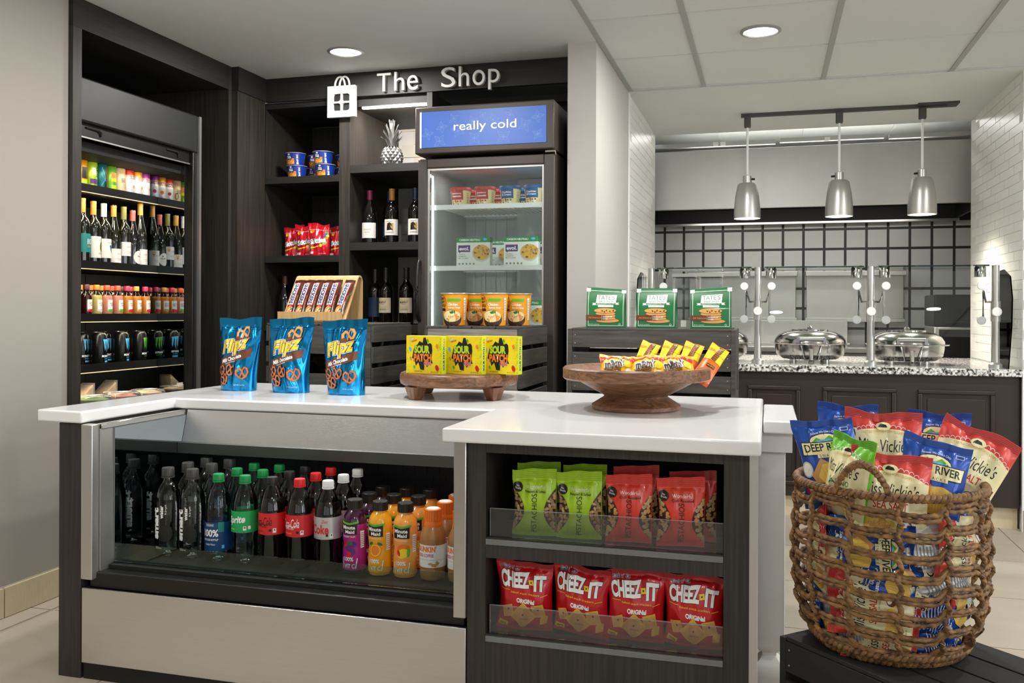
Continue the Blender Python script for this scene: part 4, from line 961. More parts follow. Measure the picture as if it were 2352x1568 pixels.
KPR = pistachio('film_pist_red', 'ridge_red', ('ink_nut', 'ink_nut3', 'ink_tan'), 'Chili Roasted', 9)
Z1 = .5138
KPG.put((-.582, 2.275, Z1), .05, 'lime green pistachio bag at the far left of the upper niche front row'); KPG.put((-.463, 2.275, Z1), .02, 'lime green pistachio bag beside the red bags, front row of the upper niche')
KPR.put((-.335, 2.272, Z1), -.02, 'red chili pistachio bag beside the green bags, front row of the upper niche'); KPR.put((-.205, 2.270, Z1), .03, 'red chili pistachio bag at the far right, front row of the upper niche')
KPG.put((-.585, 2.335, Z1), .04, 'lime green pistachio bag at the far left, hidden row of the upper niche', scale=(1, 1, 1.05)); KPG.put((-.460, 2.335, Z1), -.04, 'lime green pistachio bag in the hidden row beside the red ones', scale=(1, 1, 1.05))
KPR.put((-.325, 2.335, Z1), .03, 'red chili pistachio bag in the hidden row beside the green ones', scale=(1, 1, 1.07)); KPR.put((-.180, 2.330, Z1), .0, 'red chili pistachio bag at the far right, hidden row of the upper niche', scale=(1, 1, 1.04))
def cheez(seed):
    w, h = .150, .181; g = Bag(w, h, .056, .018, .010, seed, wr=.0030, pinch=.09, wave=.006, dents=7, topw=1.02); a = Art()
    a.text('ink_navy', "Grab n' Go", -.034, .164, .046, .010, bold=.02, out='ink_white', ow=.04)
    a.text('ink_white', 'CHEEZ', -.024, .136, .078, .040, bold=.05, out='ink_black', ow=.03).text('ink_white', 'IT', .044, .131, .032, .040, bold=.05, out='ink_black', ow=.03).rect('ink_yellow', .0205, .132, .013, .013, .15).ell('ink_black', .0205, .132, .0022, .0022)
    a.line('ink_yellow', [(-.064, .111), (-.040, .109)], .0012).line('ink_yellow', [(.046, .098), (.064, .102)], .0012).text('ink_yellow', 'baked snack crackers', .003, .1035, .080, .0055, rot=-.05).text('ink_white', 'ORiGiNal', .004, .084, .052, .012, rot=-.04, bold=.05)
    for x, y, s, ro in ((-.045, .055, .030, .3), (.040, .060, .034, .2), (-.002, .045, .052, .78)): a.rect('ink_pasta', x, y, s, s, ro).rect('ink_cookie', x, y, s * .8, s * .8, ro).ell('ink_choc', x, y + .004, .0028, .0028)
    a.poly('ink_pasta', [(.044, .022), (.062, .026), (.066, .046), (.052, .050), (.046, .040)]).text('ink_dkchoc', '05JAN19B 03 08', .0, .036, .022, .006)
    a.rect('ink_yellow', -.056, .018, .026, .016, -.2).text('ink_black', '100%', -.056, .018, .018, .008, rot=-.2, bold=.02)
    return bagthing('cracker_bag', '', 'snack bag', g, 'film_cheez', a, 'red cracker bags in the lower niche', seals=[(.168, .180, 'ridge_cheez'), (.001, .009, 'ridge_cheez')])
Z2 = .2628
for k, (x, rz, sd, l) in enumerate(((-.612, .06, 3, 'red cheese cracker bag at the far left of the lower niche'), (-.463, -.10, 11, 'crumpled red cheese cracker bag, second from left in the lower niche'), (-.318, .05, 21, 'red cheese cracker bag, third from left in the lower niche'), (-.175, .0, 31, 'red cheese cracker bag at the far right of the lower niche'))):
    cheez(sd).put((x, 2.285, Z2), rz, l, rot=(.03, (.03, .06, -.02, .05)[k], rz))

# ------------------------------------------------------------------ pretzel pouches on the counter
mat('film_flipz_dark', '#0a5c96', .2, .7)
def flipz(seed):
    w, h = .182, .272; g = Bag(w, h, .085, .030, .0, seed, 'pouch', wr=.0034, pinch=.03, wave=.004, dents=34, topw=1.0, botw=.80); a = Art()
    def pretz(cx, cy, s, ro, m1='ink_pretzel', m2='ink_choc'):
        c, n = math.cos(ro), math.sin(ro)
        def T(x, y): return (cx + s * (x * c - y * n), cy + s * (x * n + y * c))
        for mm, ww in ((m2, .34), (m1, .24)):
            for q in (-1, 1): a.line(mm, [T(*p) for p in [(0, -.85), (q * .55, -.6), (q * .95, 0), (q * .85, .6), (q * .45, .85), (q * .1, .45), (0, .2), (-q * .3, -.35), (-q * .5, -.62)]], s * ww)
    a.line('film_flipz_dark', [(-.08, .236), (.08, .236)], .003).line('film_flipz_dark', [(-.08, .228), (.08, .228)], .0015)
    pretz(.026, .212, .026, .4, 'ink_tan', 'ink_pretzel'); a.poly('ink_choc', [(-.008, .196), (.005, .206), (.026, .196), (.05, .204), (.062, .198), (.05, .188), (.0, .186)])
    a.poly('ink_choc', [(-.073, .088), (.068, .128), (.070, .160), (-.073, .118)])
    a.text('ink_yellow', 'Flipz', -.004, .166, .122, .062, rot=.20, bold=.03, shear=.25, out='ink_purple', ow=.03, out2='ink_white').text('ink_white', 'Milk Chocolate', -.012, .121, .092, .015, rot=.27, bold=.03, shear=.2).text('ink_white', 'Covered Pretzels', -.016, .107, .048, .006, rot=.27)
    for x, y, s, ro in ((-.062, .075, .020, .3), (-.012, .078, .022, -.2), (.044, .066, .024, .2), (-.040, .042, .021, .5)): pretz(x, y, s, ro)
    a.text('ink_white', 'NET WT. 5 oz (141g)', .034, .022, .044, .0055)
    return bagthing('pretzel_pouch', '', 'snack pouch', g, 'film_flipz', a, 'blue pretzel pouches on the counter', nu=36, nv=48, base=.0018)
flipz(2).put((-1.915, 2.985, .7955), .0, 'shiny blue pretzel pouch at the far left of the counter'); flipz(6).put((-1.690, 2.970, .7955), .02, 'shiny blue pretzel pouch in the middle of the three'); flipz(12).put((-1.462, 2.955, .7955), -.04, 'shiny blue pretzel pouch nearest the walnut riser', scale=(1, 1, .985))

# ------------------------------------------------------------------ yellow candy boxes on the riser
t = thing('candy_box', '', 'candy box', group='yellow candy boxes on the riser')
w, h, dp = .136, .128, .034
bo = MB().box(-w / 2, w / 2, 0, dp, 0, h).build('carton', 'card_yellow', t, .0008)
a = Art()
r = random.Random(5); a.start()
for k in range(70):
    q = r.random() ** 2; sd = -1 if r.random() < .4 else 1
    a.ell('ink_lime', sd * (w / 2 - .002 - .022 * q), r.uniform(.003, h - .003), .0022 * (1.3 - q), .0022 * (1.3 - q), n=7)
a.stop()
a.poly('ink_black', [(-.045, .052), (-.035, .048), (-.03, .026), (-.020, .038), (-.012, .014), (.002, .012), (.004, .034), (.014, .022), (.022, .034), (.036, .036), (.030, .050), (.034, .078), (.032, .098), (.026, .104), (.016, .100), (.008, .122), (.0, .122), (-.004, .104), (-.016, .110), (-.024, .098), (-.036, .092), (-.040, .074)])
a.text('ink_lime', 'SOUR', -.006, .082, .060, .027, bold=.06, out='ink_black', ow=.03).text('ink_orange', 'PATCH', -.004, .054, .068, .027, bold=.05, out='ink_black', ow=.03).text('ink_red', 'KIDS', .016, .034, .026, .012, bold=.05, out='ink_white', ow=.06)
a.text('ink_white', 'SOUR', -.046, .116, .016, .007, rot=.3, bold=.05, out='ink_brown', ow=.06).text('ink_red', 'THEN SWEET', -.036, .110, .022, .005, rot=.3, bold=.04)
for x, y, s, m_ in ((-.052, .082, .008, 'ink_sky'), (.052, .092, .008, 'ink_orange'), (-.050, .050, .007, 'ink_gold'), (-.036, .022, .006, 'ink_green'), (.052, .020, .011, 'ink_red'), (.016, .112, .006, 'ink_green')): a.ell(m_, x, y, s * .6, s, .3)
a.text('ink_brown', 'SOFT & CHEWY CANDY', -.020, .008, .030, .004).text('ink_brown', 'NET WT 3.5 OZ', .042, .006, .028, .004)
a.laid(flat(0), 'front_print', bo, .05, .0005, .00015)
sd_ = Art().rect('card_lime', dp / 2, h / 2, dp, h).text('ink_black', 'SOUR PATCH', dp / 2, .052, .080, .012, rot=pi / 2, bold=.05, out='ink_white', ow=.06).text('ink_red', 'KIDS', dp / 2, .108, .024, .010, rot=pi / 2, bold=.04, out='ink_white', ow=.06)
sd_.laid(lambda x, z, o: (w / 2 + o, x, z), 'side_print', bo, .05, .0004, .00015)
KS = Kind(t); RZ = .7955 + .0892
KS.put((-1.118, 2.845, RZ), -.15, 'yellow candy box at the left of the walnut riser'); KS.put((-.984, 2.868, RZ), -.15, 'yellow candy box in the middle of the walnut riser'); KS.put((-.868, 2.905, RZ), -.15, 'yellow candy box at the right of the walnut riser')

# ------------------------------------------------------------------ candy bars on the bamboo stand
def candybar():
    w, h = .047, .205; g = Bag(w, h, .022, .012, .010, 8, wr=.0012, pinch=.02, wave=.001); a = Art()
    a.rect('ink_red', -.004, .123, .031, .128).rect('ink_white', -.005, .124, .026, .120).text('ink_navy', 'SNICKERS', -.005, .124, .112, .0195, rot=-pi / 2, bold=.05, shear=.1)
    a.ell('ink_cookie', -.003, .040, .014, .019).blobs(('ink_tan', 'ink_cream', 'ink_choc'), -.003, .040, .011, .015, 12, .0035, 3).ell('ink_red', -.003, .014, .014, .008).text('ink_tan', 'Share Size', .0165, .09, .05, .003, rot=-pi / 2)
    return bagthing('candy_bar', '', 'candy bar', g, 'film_snickers', a, 'candy bars on the bamboo stand', 10, 22)
KB = candybar(); tilt = -math.atan2(.126, .190)
for k, w_ in enumerate(('first from left', 'second from left', 'third from left', 'third from right', 'second from right', 'rightmost and most tilted')):
    x = -1.925 - .118 + .0472 * k
    KB.put((x, 3.55 + .012, 1.0425 + .020), 0, 'brown wrapped candy bar, %s on the bamboo stand' % w_, rot=(tilt, 0, 0) if k < 5 else (tilt, .10, .02))

# ------------------------------------------------------------------ shelf goods
mat('cup_blue', '#14348c', .35, coat=.3); mat('foil_rim', '#d8d2c0', .3, .5)
def cup(name, cat, rb, rt, h, body, lid, rim, art, label=None, lidh=.0, z0=None):
    t = thing(name, label or '', cat); pr = [(rb * .92, 0), (rb, .002), (rt, h)]; f = proff(pr)
    b = MB().lathe(pr, 36).build('cup_body', body, t)
    l = MB().lathe([(rt - .001, h - .001), (rt + .003, h - .001), (rt + .003, h + .003 + lidh), (rt, h + .004 + lidh), (0, h + .004 + lidh)] if not lidh else [(rt, h - .002), (rt + .003, h - .002), (rt + .003, h + lidh), (rt + .001, h + lidh + .003), (0, h + lidh + .003)], 36).build('lid', lid, t)
    if rim: MB().tube([((rt + .002) * math.cos(2 * pi * k / 36), (rt + .002) * math.sin(2 * pi * k / 36), h + .001) for k in range(36)], .0018, 6, closed=True).build('rim', rim, t)
    art.laid(cyl(f), 'label_print', b, .006, .0005, .00018)
    return Kind(t)
a = Art().rect('ink_orange', -.012, .020, .062, .030).blobs(('ink_pasta', 'ink_orange', 'ink_gold'), -.012, .016, .027, .010, 30, .003, 2, 2.2).ell('ink_navy', -.010, .036, .017, .015).ell('ink_white', -.010, .057, .007, .004).text('ink_white', 'MAC &', -.010, .046, .022, .006, bold=.04).text('ink_white', 'CHEESE', -.010, .038, .026, .006, bold=.04).ring('ink_yellow', -.010, .033, .010, .010, .003, pi * 1.1, pi * 1.9)
a.text('ink_white', 'EASY MAC', .036, .034, .045, .010, rot=pi / 2, bold=.03).rect('ink_white', .036, .008, .012, .006)
KM = cup('pasta_cup', 'food cup', .044, .053, .064, 'cup_blue', 'cup_blue', 'foil_rim', a)
for k, (x, y, lv, l) in enumerate(((-2.434, 4.33, 0, 'blue and orange pasta cup at the bottom of the left stack'), (-2.442, 4.33, 1, 'blue and orange pasta cup on top of the left stack'), (-2.262, 4.325, 0, 'blue and orange pasta cup at the bottom of the right stack'), (-2.276, 4.325, 1, 'blue and orange pasta cup on top of the right stack'),
                      (-2.372, 4.44, 0, 'shaded pasta cup low between the two front stacks'), (-2.368, 4.44, 1, 'shaded pasta cup set back between the two front stacks'), (-2.210, 4.46, 0, 'shaded pasta cup low behind the shelf divider'), (-2.208, 4.46, 1, 'shaded pasta cup upper behind the shelf divider'))):
    KM.put((x, y, 1.8005 + .0685 * lv), (.03, -.05, .06, .0, 0, .02, 0, 0)[k], l, group='blue pasta cups on the upper left shelf')
def skittles(seed):
    w, h = .125, .168; g = Bag(w, h, .06, .016, .0, seed, 'pouch', wr=.0042, wave=.006, dents=9, botw=.9); a = Art()
    a.line('ink_white', [(-.058, .136), (.058, .136)], .0016)
    for x, y, m_ in ((.052, .120, 'ink_green'), (.046, .110, 'ink_blue'), (.056, .104, 'ink_yellow'), (.040, .098, 'ink_purple'), (.050, .092, 'ink_orange'), (.036, .060, 'ink_orange'), (.022, .052, 'ink_yellow'), (.044, .068, 'ink_green'), (-.040, .124, 'ink_yellow'), (-.030, .128, 'ink_orange')): a.ell(m_, x, y, .009, .008)
    a.poly('ink_yellow', [(-.05, .044), (-.02, .046), (.01, .052), (.01, .047), (-.02, .040), (-.046, .037)]).poly('ink_green', [(-.05, .040), (-.03, .040), (-.035, .034), (-.048, .034)])
    a.text('ink_white', 'Skittles', -.002, .078, .098, .030, rot=.16, bold=.05, out='ink_brown', ow=.03).rect('ink_silver', -.038, .014, .030, .012).text('ink_white', 'NET WT 7.2 OZ', .032, .010, .04, .005)
    return bagthing('candy_pouch', '', 'snack pouch', g, 'film_skittles', a, 'red candy pouches on the left shelf', base=.0012)
for s_, x, y, ry, l in ((2, -2.478, 4.395, -.07, 'red candy pouch slumping at the left of its shelf'), (5, -2.378, 4.335, .0, 'red candy pouch in the middle, partly covered'), (7, -2.272, 4.276, .02, 'red candy pouch at the right with the full name showing')): skittles(s_).put((x, y, 1.3835), 0, l, rot=(0, ry, 0))
skittles(9).put((-2.225, 4.42, 1.3835), 0, 'red candy pouch in the shade against the divider')
# wine bottles
BDX = [(.030, 0), (.036, .003), (.0372, .012), (.0372, .165), (.036, .180), (.030, .196), (.019, .210), (.0145, .222), (.0140, .238), (.0140, .284)]
BRG = [(.034, 0), (.039, .004), (.040, .012), (.040, .125), (.038, .150), (.031, .180), (.022, .208), (.0155, .232), (.0140, .245), (.0140, .284)]
def wine(capm, lab, art, prof=BDX, lz=(.045, .115), glass='wine_dark', lr=None, capz=(.226, .288), round_=False):
    t = thing('wine_bottle', '', 'wine bottle'); MB().lathe(prof, 28).build('bottle_glass', glass, t)
    MB().lathe([(.0150, capz[0]), (.0150, capz[1] - .012), (.0158, capz[1] - .011), (.0155, capz[1] - .001), (0, capz[1])], 22).build('capsule', capm, t)
    R = prof[3][0] + .0008
    if lab:
        n = 18; sp = 1.25; zA, zB = lz
        if round_:
            vs = [(0, -R, (zA + zB) / 2)]; q = (zB - zA) / 2
            vs = [cyl(R)(0, (zA + zB) / 2, 0)] + [cyl(R)(q * math.cos(2 * pi * k / 24), (zA + zB) / 2 + q * math.sin(2 * pi * k / 24), 0) for k in range(24)]
            a_ = Art().ell(lab, 0, (zA + zB) / 2, q, q, n=28); lb = a_.laid(cyl(prof[3][0]), 'label', t, .008, .0008, 0)
        else:
            vs = []
            for z in (zA, zB): vs += [(R * math.sin(sp * (2 * k / n - 1)), -R * math.cos(sp * (2 * k / n - 1)), z) for k in range(n + 1)]
            lb = MB().add(vs, [(k, k + 1, n + 2 + k, n + 1 + k) for k in range(n)], 0, True).build('label', lab, t, fix=False)
        if art: art.laid(cyl(R, (zA + zB) / 2), 'label_print', lb, .006, .0005, .00018)
    return Kind(t)
mat('paper_white', '#e9e3da', .6); mat('paper_kraft', '#cdbd9c', .7); mat('paper_teal', '#13807c', .5); mat('paper_navy', '#1e2c46', .5)
A_tr = Art().text('ink_grey', 'TRINITY', 0, .004, .044, .009).text('ink_grey', 'OAKS', 0, -.010, .030, .009).text('ink_grey', 'PINOT NOIR', 0, -.022, .02, .003)
A_ho = Art().text('ink_black', 'CABERNET', -.004, .030, .036, .005).rect('ink_gold', .0, .004, .036, .036).poly('ink_black', [(-.018, -.016), (-.016, .006), (-.012, .020), (-.002, .026), (.006, .020), (.012, .008), (.008, .006), (.002, .010), (.006, -.004), (.014, -.010), (.018, -.022), (.012, -.014), (.002, -.014)]).text('ink_black', '14 HANDS', 0, -.027, .040, .008)
A_mu = Art().rect('ink_brown', 0, .026, .05, .0008).text('ink_black', 'MURPHY', -.002, .015, .046, .011, bold=.02).text('ink_black', 'GOODE', -.002, .005, .024, .004)
for k in range(5): A_mu.rect('ink_brown', 0, -.004 - .006 * k, .050, .0007)
A_mu.text('ink_black', 'CALIFORNIA', 0, -.020, .04, .004)
K_tr = wine('cap_plum', 'paper_white', A_tr, BRG, (.030, .112)); K_ho = wine('cap_gold', 'paper_white', A_ho, BDX, (.042, .125)); K_ho2 = wine('cap_navy', 'paper_white', A_ho, BDX, (.042, .125)); K_hb = wine('cap_navy', 'paper_navy', None, BDX, (.04, .12)); K_mu = wine('cap_black', 'paper_kraft', A_mu, BDX, (.060, .135)); K_mb = wine('cap_black', 'paper_navy', None, BDX, (.04, .14)); K_md = wine('cap_maroon', None, None, BRG)
Gw = 'red wine bottles on the tiled shelves'
K_tr.put((-2.020, 4.36, 1.4465), .05, 'wine bottle with plum capsule and pale label, left on the middle shelf', group=Gw, scale=(1, 1, .98)); K_hb.put((-1.945, 4.45, 1.4465), 0, 'wine bottle with dark blue label, half hidden on the middle shelf', group=Gw)
K_ho.put((-1.894, 4.36, 1.4465), .12, 'wine bottle with gold capsule and black horse label', group=Gw); K_ho2.put((-1.762, 4.36, 1.4465), .12, 'wine bottle with blue capsule and black horse label beside the freezer', group=Gw)
K_mb.put((-2.005, 4.40, 1.0225), 0, 'dark wine bottle tucked behind the bamboo stand', group=Gw, scale=(1, 1, 1.02)); K_mu.put((-1.925, 4.36, 1.0225), -.15, 'wine bottle with kraft paper label nearest the bamboo stand', group=Gw, scale=(1, 1, 1.04)); K_mu.put((-1.810, 4.36, 1.0225), .0, 'wine bottle with kraft paper label nearest the freezer', group=Gw, scale=(1, 1, 1.04))
K_md.put((-2.520, 4.36, 1.0225), 0, 'dark wine bottle with maroon capsule left of the bamboo stand', group=Gw, scale=(1, 1, .90))
MB().lathe([(.0406, .068), (.0406, .074)], 24).build('gold_band', 'ink_gold', bpy.data.objects[K_md.root.name])
# pineapple
mat('pewter', '#8f8e8b', .32, .85, var=.08, vscale=30)
pa = thing('pineapple_ornament', 'silver pineapple ornament on the top tiled shelf', 'ornament', (-1.904, 4.38, 1.8455))
m = MB(); nz, na = 7, 12
def pr_(k):  # k in 0..nz
    u = k / nz; return (.020 + .034 * math.sin(pi * (.12 + .80 * u)) ** .8 if True else 0), .004 + .108 * u
vs = []; fs = []
grid = {}
for j in range(nz + 1):
    r0, z = pr_(j)
    for i in range(na):
        an = 2 * pi * (i + .5 * (j % 2)) / na; grid[i, j] = len(vs); vs.append((r0 * math.cos(an), r0 * math.sin(an), z))
for j in range(nz - 1):
    for i in range(na):
        s = j % 2; b0_ = grid[i, j]; l_i = (i - 1 + s) % na; A_ = grid[l_i, j + 1]; B_ = grid[(l_i + 1) % na, j + 1]; T_ = grid[i, j + 2]
        c = (Vector(vs[b0_]) + Vector(vs[A_]) + Vector(vs[B_]) + Vector(vs[T_])) / 4; d_ = Vector((c.x, c.y, 0)).normalized() * .011; p = len(vs); vs.append(c + d_ * .9)
        fs += [(b0_, B_, p), (B_, T_, p), (T_, A_, p), (A_, b0_, p)]
fs.append([grid[i, 0] for i in range(na)][::-1]); fs.append([grid[i, nz] for i in range(na)])
m.add(vs, fs); m.build('fruit', 'pewter', pa); MB().lathe([(.03, 0), (.034, .006), (.03, .012)], 18).build('base', 'pewter', pa)
for ring, (n_, r0, ln, out, z0) in enumerate(((7, .022, .055, .035, .108), (7, .016, .085, .034, .112), (6, .010, .115, .026, .114), (4, .005, .140, .010, .114))):
    for k in range(n_):
        an = 2 * pi * (k + .5 * ring) / n_; c, s = math.cos(an), math.sin(an); q = []
        for u in (0, .25, .5, .75, 1):
            rr_ = r0 + out * u * u; wd = .009 * (1 - u) ** .6 * (1 + u); z = z0 + ln * u
            q += [(rr_ * c - wd * s, rr_ * s + wd * c, z), ((rr_ + .003) * c, (rr_ + .003) * s, z), (rr_ * c + wd * s, rr_ * s - wd * c, z), ((rr_ - .002) * c, (rr_ - .002) * s, z)]
        f = [tuple(4 * i + o for o in ff) for i in range(4) for ff in ((0, 1, 5, 4), (1, 2, 6, 5), (2, 3, 7, 6), (3, 0, 4, 7))]
        MB().add(q, f, 0, True).build('leaf', 'pewter', pa)
# freezer goods
mat('tub_cream', '#ecd9a2', .45); mat('tub_red', '#b93a34', .45); mat('tub_blue', '#2a5a97', .45)
def tub(lid, ink, l1, l2):
    a = Art().rect(ink, -.008, .052, .070, .046).text('ink_white', l1, -.008, .058, .050, .009, bold=.03).text('ink_white', l2, -.008, .046, .050, .009, bold=.03).blobs(('ink_cookie', 'ink_white', 'ink_choc' if ink == 'tub_blue' else 'ink_red'), -.008, .016, .03, .008, 16, .004, 6)
    for k in range(6): a.rect('ink_grey', .052, .018 + .008 * k, .012, .003)
    return cup('ice_cream_tub', 'ice cream', .040, .050, .076, 'tub_cream', lid, None, a, lidh=.010)
KR = tub('tub_red', 'tub_red', 'Strawberry', 'Cheesecake'); KBl = tub('tub_blue', 'tub_blue', 'Cookies', '& Cream')
FZ = 1.6005
for K, x, y, l in ((KR, -1.430, 4.12, 'cream ice cream tub with red label, far left in the freezer'), (KR, -1.305, 4.12, 'cream ice cream tub with red label, beside the blue ones'), (KBl, -1.180, 4.12, 'cream ice cream tub with blue label, beside the red ones'), (KBl, -1.060, 4.12, 'cream ice cream tub with blue label, far right in the freezer'),
                   (KR, -1.390, 4.24, 'red labelled ice cream tub set back between the two red ones'), (KR, -1.265, 4.24, 'red labelled ice cream tub set back beside the blue ones'), (KBl, -1.140, 4.24, 'blue labelled ice cream tub set back between the two blue ones')): K.put((x, y, FZ), .0, l, group='ice cream tubs on the top freezer shelf')
t = thing('meal_box', '', 'food box'); w, h, dp = .166, .135, .045
bo = MB().box(-w / 2, w / 2, 0, dp, 0, h).build('carton', 'card_white', t, .001); a = Art().rect('card_green', 0, h - .012, w, .024).text('ink_white', 'CARBON NEUTRAL!', -.016, h - .012, .104, .010, bold=.03).ell('ink_sky', .060, h - .010, .010, .006)
a.rect('ink_purple', -.044, .082, .060, .032).text('ink_white', 'evol.', -.044, .082, .050, .018, bold=.03).poly('ink_purple', [(-.070, .068), (-.060, .068), (-.068, .060)])
for k, s in enumerate(('TRUFFLE', 'PARMESAN', 'MAC & CHEESE')): a.text('ink_grey', s, -.076 + (.036, .042, .052)[k] / 2 + .002, .054 - .009 * k, (.032, .040, .050)[k], .006, bold=.01)
a.ell('ink_silver', .042, .060, .046, .040).ell('ink_pasta', .042, .064, .043, .036).blobs(('ink_pasta', 'ink_tan', 'ink_gold', 'ink_choc'), .042, .066, .038, .030, 60, .004, 4)
for k in range(5): a.ell('ink_grey', -.068 + .018 * k, .010, .005, .005)
a.laid(flat(0), 'front_print', bo, .05, .0005, .00015); Art().rect('card_green', dp / 2, h - .012, dp, .024).rect('ink_cream', dp / 2, .06, dp * .7, .06).laid(lambda x, z, o: (w / 2 + o, x, z), 'side_print', bo, .05, .0005, .00015)
KE = Kind(t); EZ = 1.3105
for x, y, l in ((-1.345, 4.055, 'white and green meal box at the left of the freezer shelf'), (-1.110, 4.055, 'white and green meal box at the right of the freezer shelf'), (-1.27, 4.23, 'white and green meal box set back behind the left one'), (-1.035, 4.23, 'white and green meal box set back behind the right one')): KE.put((x, y, EZ), 0, l, group='meal boxes in the freezer')
KE.put((-1.060, 4.055, 1.0125), 0, 'white and green meal box behind the noodle cups', group='meal boxes in the freezer'); KE.put((-1.29, 4.10, 1.0125), 0, 'white and green meal box mostly hidden behind the noodle cups', group='meal boxes in the freezer')
# noodle cups
mat('cup_amber', '#e79a1e', .4, coat=.2)
a = Art().text('ink_black', "MIKE'S", -.046, .112, .028, .011, bold=.03).text('ink_black', 'MIGHTY', -.044, .098, .030, .011, bold=.03).text('ink_black', 'GOOD', -.044, .084, .028, .012, bold=.03).ring('ink_black', -.045, .098, .022, .028, .0016).rect('ink_black', -.042, .066, .030, .010)
a.poly('ink_green', [(-.014, .112), (.038, .112), (.042, .105), (.036, .100), (-.018, .101)]).text('ink_white', 'Chicken', .006, .088, .042, .011, bold=.03, shear=.2).text('ink_white', 'Ramen Soup', .012, .074, .050, .010, bold=.02, shear=.2)
a.ell('ink_bowl', .0, .030, .043, .036).ell('ink_noodle', .0, .040, .039, .024).blobs(('ink_cream', 'ink_tan', 'ink_orange'), 0, .036, .030, .014, 24, .003, 3, 3).blobs('ink_dkgreen', .004, .058, .010, .006, 8, .003, 5, 2)
a.rect('ink_white', .062, .07, .012, .09)
for k in range(12): a.rect('ink_brown', .062, .03 + .0068 * k, .010, .002)
mat('foil_lid', '#8a6d4a', .35, .4)
KN = cup('noodle_cup', 'food cup', .045, .056, .132, 'cup_amber', 'foil_lid', 'foil_rim', a)
for k, (x, y, l) in enumerate(((-1.252, 3.535, 'orange noodle cup at the left front of the crate'), (-1.078, 3.535, 'orange noodle cup at the right front of the crate'), (-1.192, 3.655, 'orange noodle cup set back between the two front cups'), (-1.010, 3.655, 'orange noodle cup set back at the far right'))): KN.put((x, y, 1.0355), (.06, .06, -.02, .0)[k], l, group='noodle cups on the crate')
# cookie bags
def cookie(seed, label, loc, rz, topk):
    t = thing('cookie_bag', label, 'cookie bag', loc, rz, 'green cookie bags on the crate'); w, h, D = .158, .158, .062; r = random.Random(seed)
    ts = [0, .03, .06, .09, .115, .135, .152, .158]; dpt = [1, 1.02, 1.0, .92, .66, .36, .10, .06]; V = []
    ph = r.random() * 6
    for tt, dd in zip(ts, dpt):
        y0, y1 = -D / 2 * dd, D / 2 * dd; ww = w / 2 * (1 - .02 * math.sin(tt / h * pi)) ; ind = .014 * math.sin(tt / h * pi) * (1 + .4 * math.sin(ph + 20 * tt)); sk = topk * max(0, tt - .09)
        for x, y in ((-ww, y0), (ww, y0), (ww - ind, 0), (ww, y1), (-ww, y1), (-ww + ind, 0)): V.append((x, y + .004 * math.sin(ph + 30 * tt) * 0, tt + sk * x * 3))
    fs = [(6 * j + k, 6 * j + (k + 1) % 6, 6 * j + 6 + (k + 1) % 6, 6 * j + 6 + k) for j in range(len(ts) - 1) for k in range(6)]; fs += [(5, 4, 3, 2, 1, 0), tuple(6 * (len(ts) - 1) + k for k in range(6))]
    b = MB().add(V, fs, 0, False).build('bag_paper', 'film_tates', t, .001)
    def surf(x, z, o):
        for (z0, d0), (z1, d1) in zip(zip(ts, dpt), list(zip(ts, dpt))[1:]):
            if z0 <= z <= z1: dd = d0 + (d1 - d0) * (z - z0) / (z1 - z0); break
        else: dd = dpt[-1]
        return (x, -D / 2 * dd - o, z + topk * max(0, z - .09) * x * 3)
    a = Art()
    for p, q in (((-.070, .008), (.070, .008)), ((.070, .008), (.070, .146)), ((.070, .146), (-.070, .146)), ((-.070, .146), (-.070, .008))): a.line('ink_white', [p, q], .0016)
    a.poly('ink_white', [(-.040, .098), (.040, .098), (.044, .132), (-.036, .130)]).text('ink_dkgreen', "TATE'S", .001, .120, .068, .017).text('ink_dkgreen', 'BAKE SHOP', .001, .1045, .056, .008)
    a.poly('ink_white', [(-.055, .090), (.055, .092), (.048, .096), (.055, .100), (-.055, .098), (-.050, .094)]).rect('ink_dkgreen', 0, .095, .080, .0065).text('ink_white', 'SOUTHAMPTON, NY', 0, .095, .070, .0042).rect('ink_white', 0, .086, .062, .008).text('ink_dkgreen', 'THIN CRISPY COOKIES', 0, .086, .052, .003)
    for x, y, rx, ry in ((.008, .028, .046, .008), (.004, .038, .036, .007), (.002, .047, .038, .007), (.000, .056, .040, .007), (-.002, .068, .044, .010)): a.ell('ink_choc', x, y - .0016, rx, ry, n=24).ell('ink_cookie', x, y, rx, ry, n=24)
    a.blobs('ink_choc', -.002, .068, .034, .006, 6, .003, 2)
    a.rect('ink_choc', -.040, .040, .078, .021).rect('ink_white', -.0145, .040, .0008, .018).text('ink_white', 'CHOCOLATE CHIP', .008, .0435, .038, .006, bold=.02).text('ink_white', 'COOKIES', -.001, .035, .020, .006, bold=.02).text('ink_tan', 'All Natural', -.044, .040, .05, .006)
    a.text('ink_white', 'NET WT. 3.5 OZ (99 g)', -.046, .0125, .040, .0045).ring('ink_white', .056, .0135, .004, .004, .001)
    a.laid(surf, 'front_print', b, .008, .0006, .00018)
    for s in (-1, 1): Art().rect('ink_white', s * .071, .148, .017, .014).laid(surf, 'corner_tab', b, .02, .0022, 0)
TZ = 1.0326
cookie(1, 'green cookie bag at the left of the crate with crumpled side', (-.625, 3.600, TZ), .05, -.35); cookie(2, 'green cookie bag in the middle of the three', (-.422, 3.600, TZ), .0, .0); cookie(3, 'green cookie bag at the right beside the steel post', (-.212, 3.600, TZ), .06, .35)
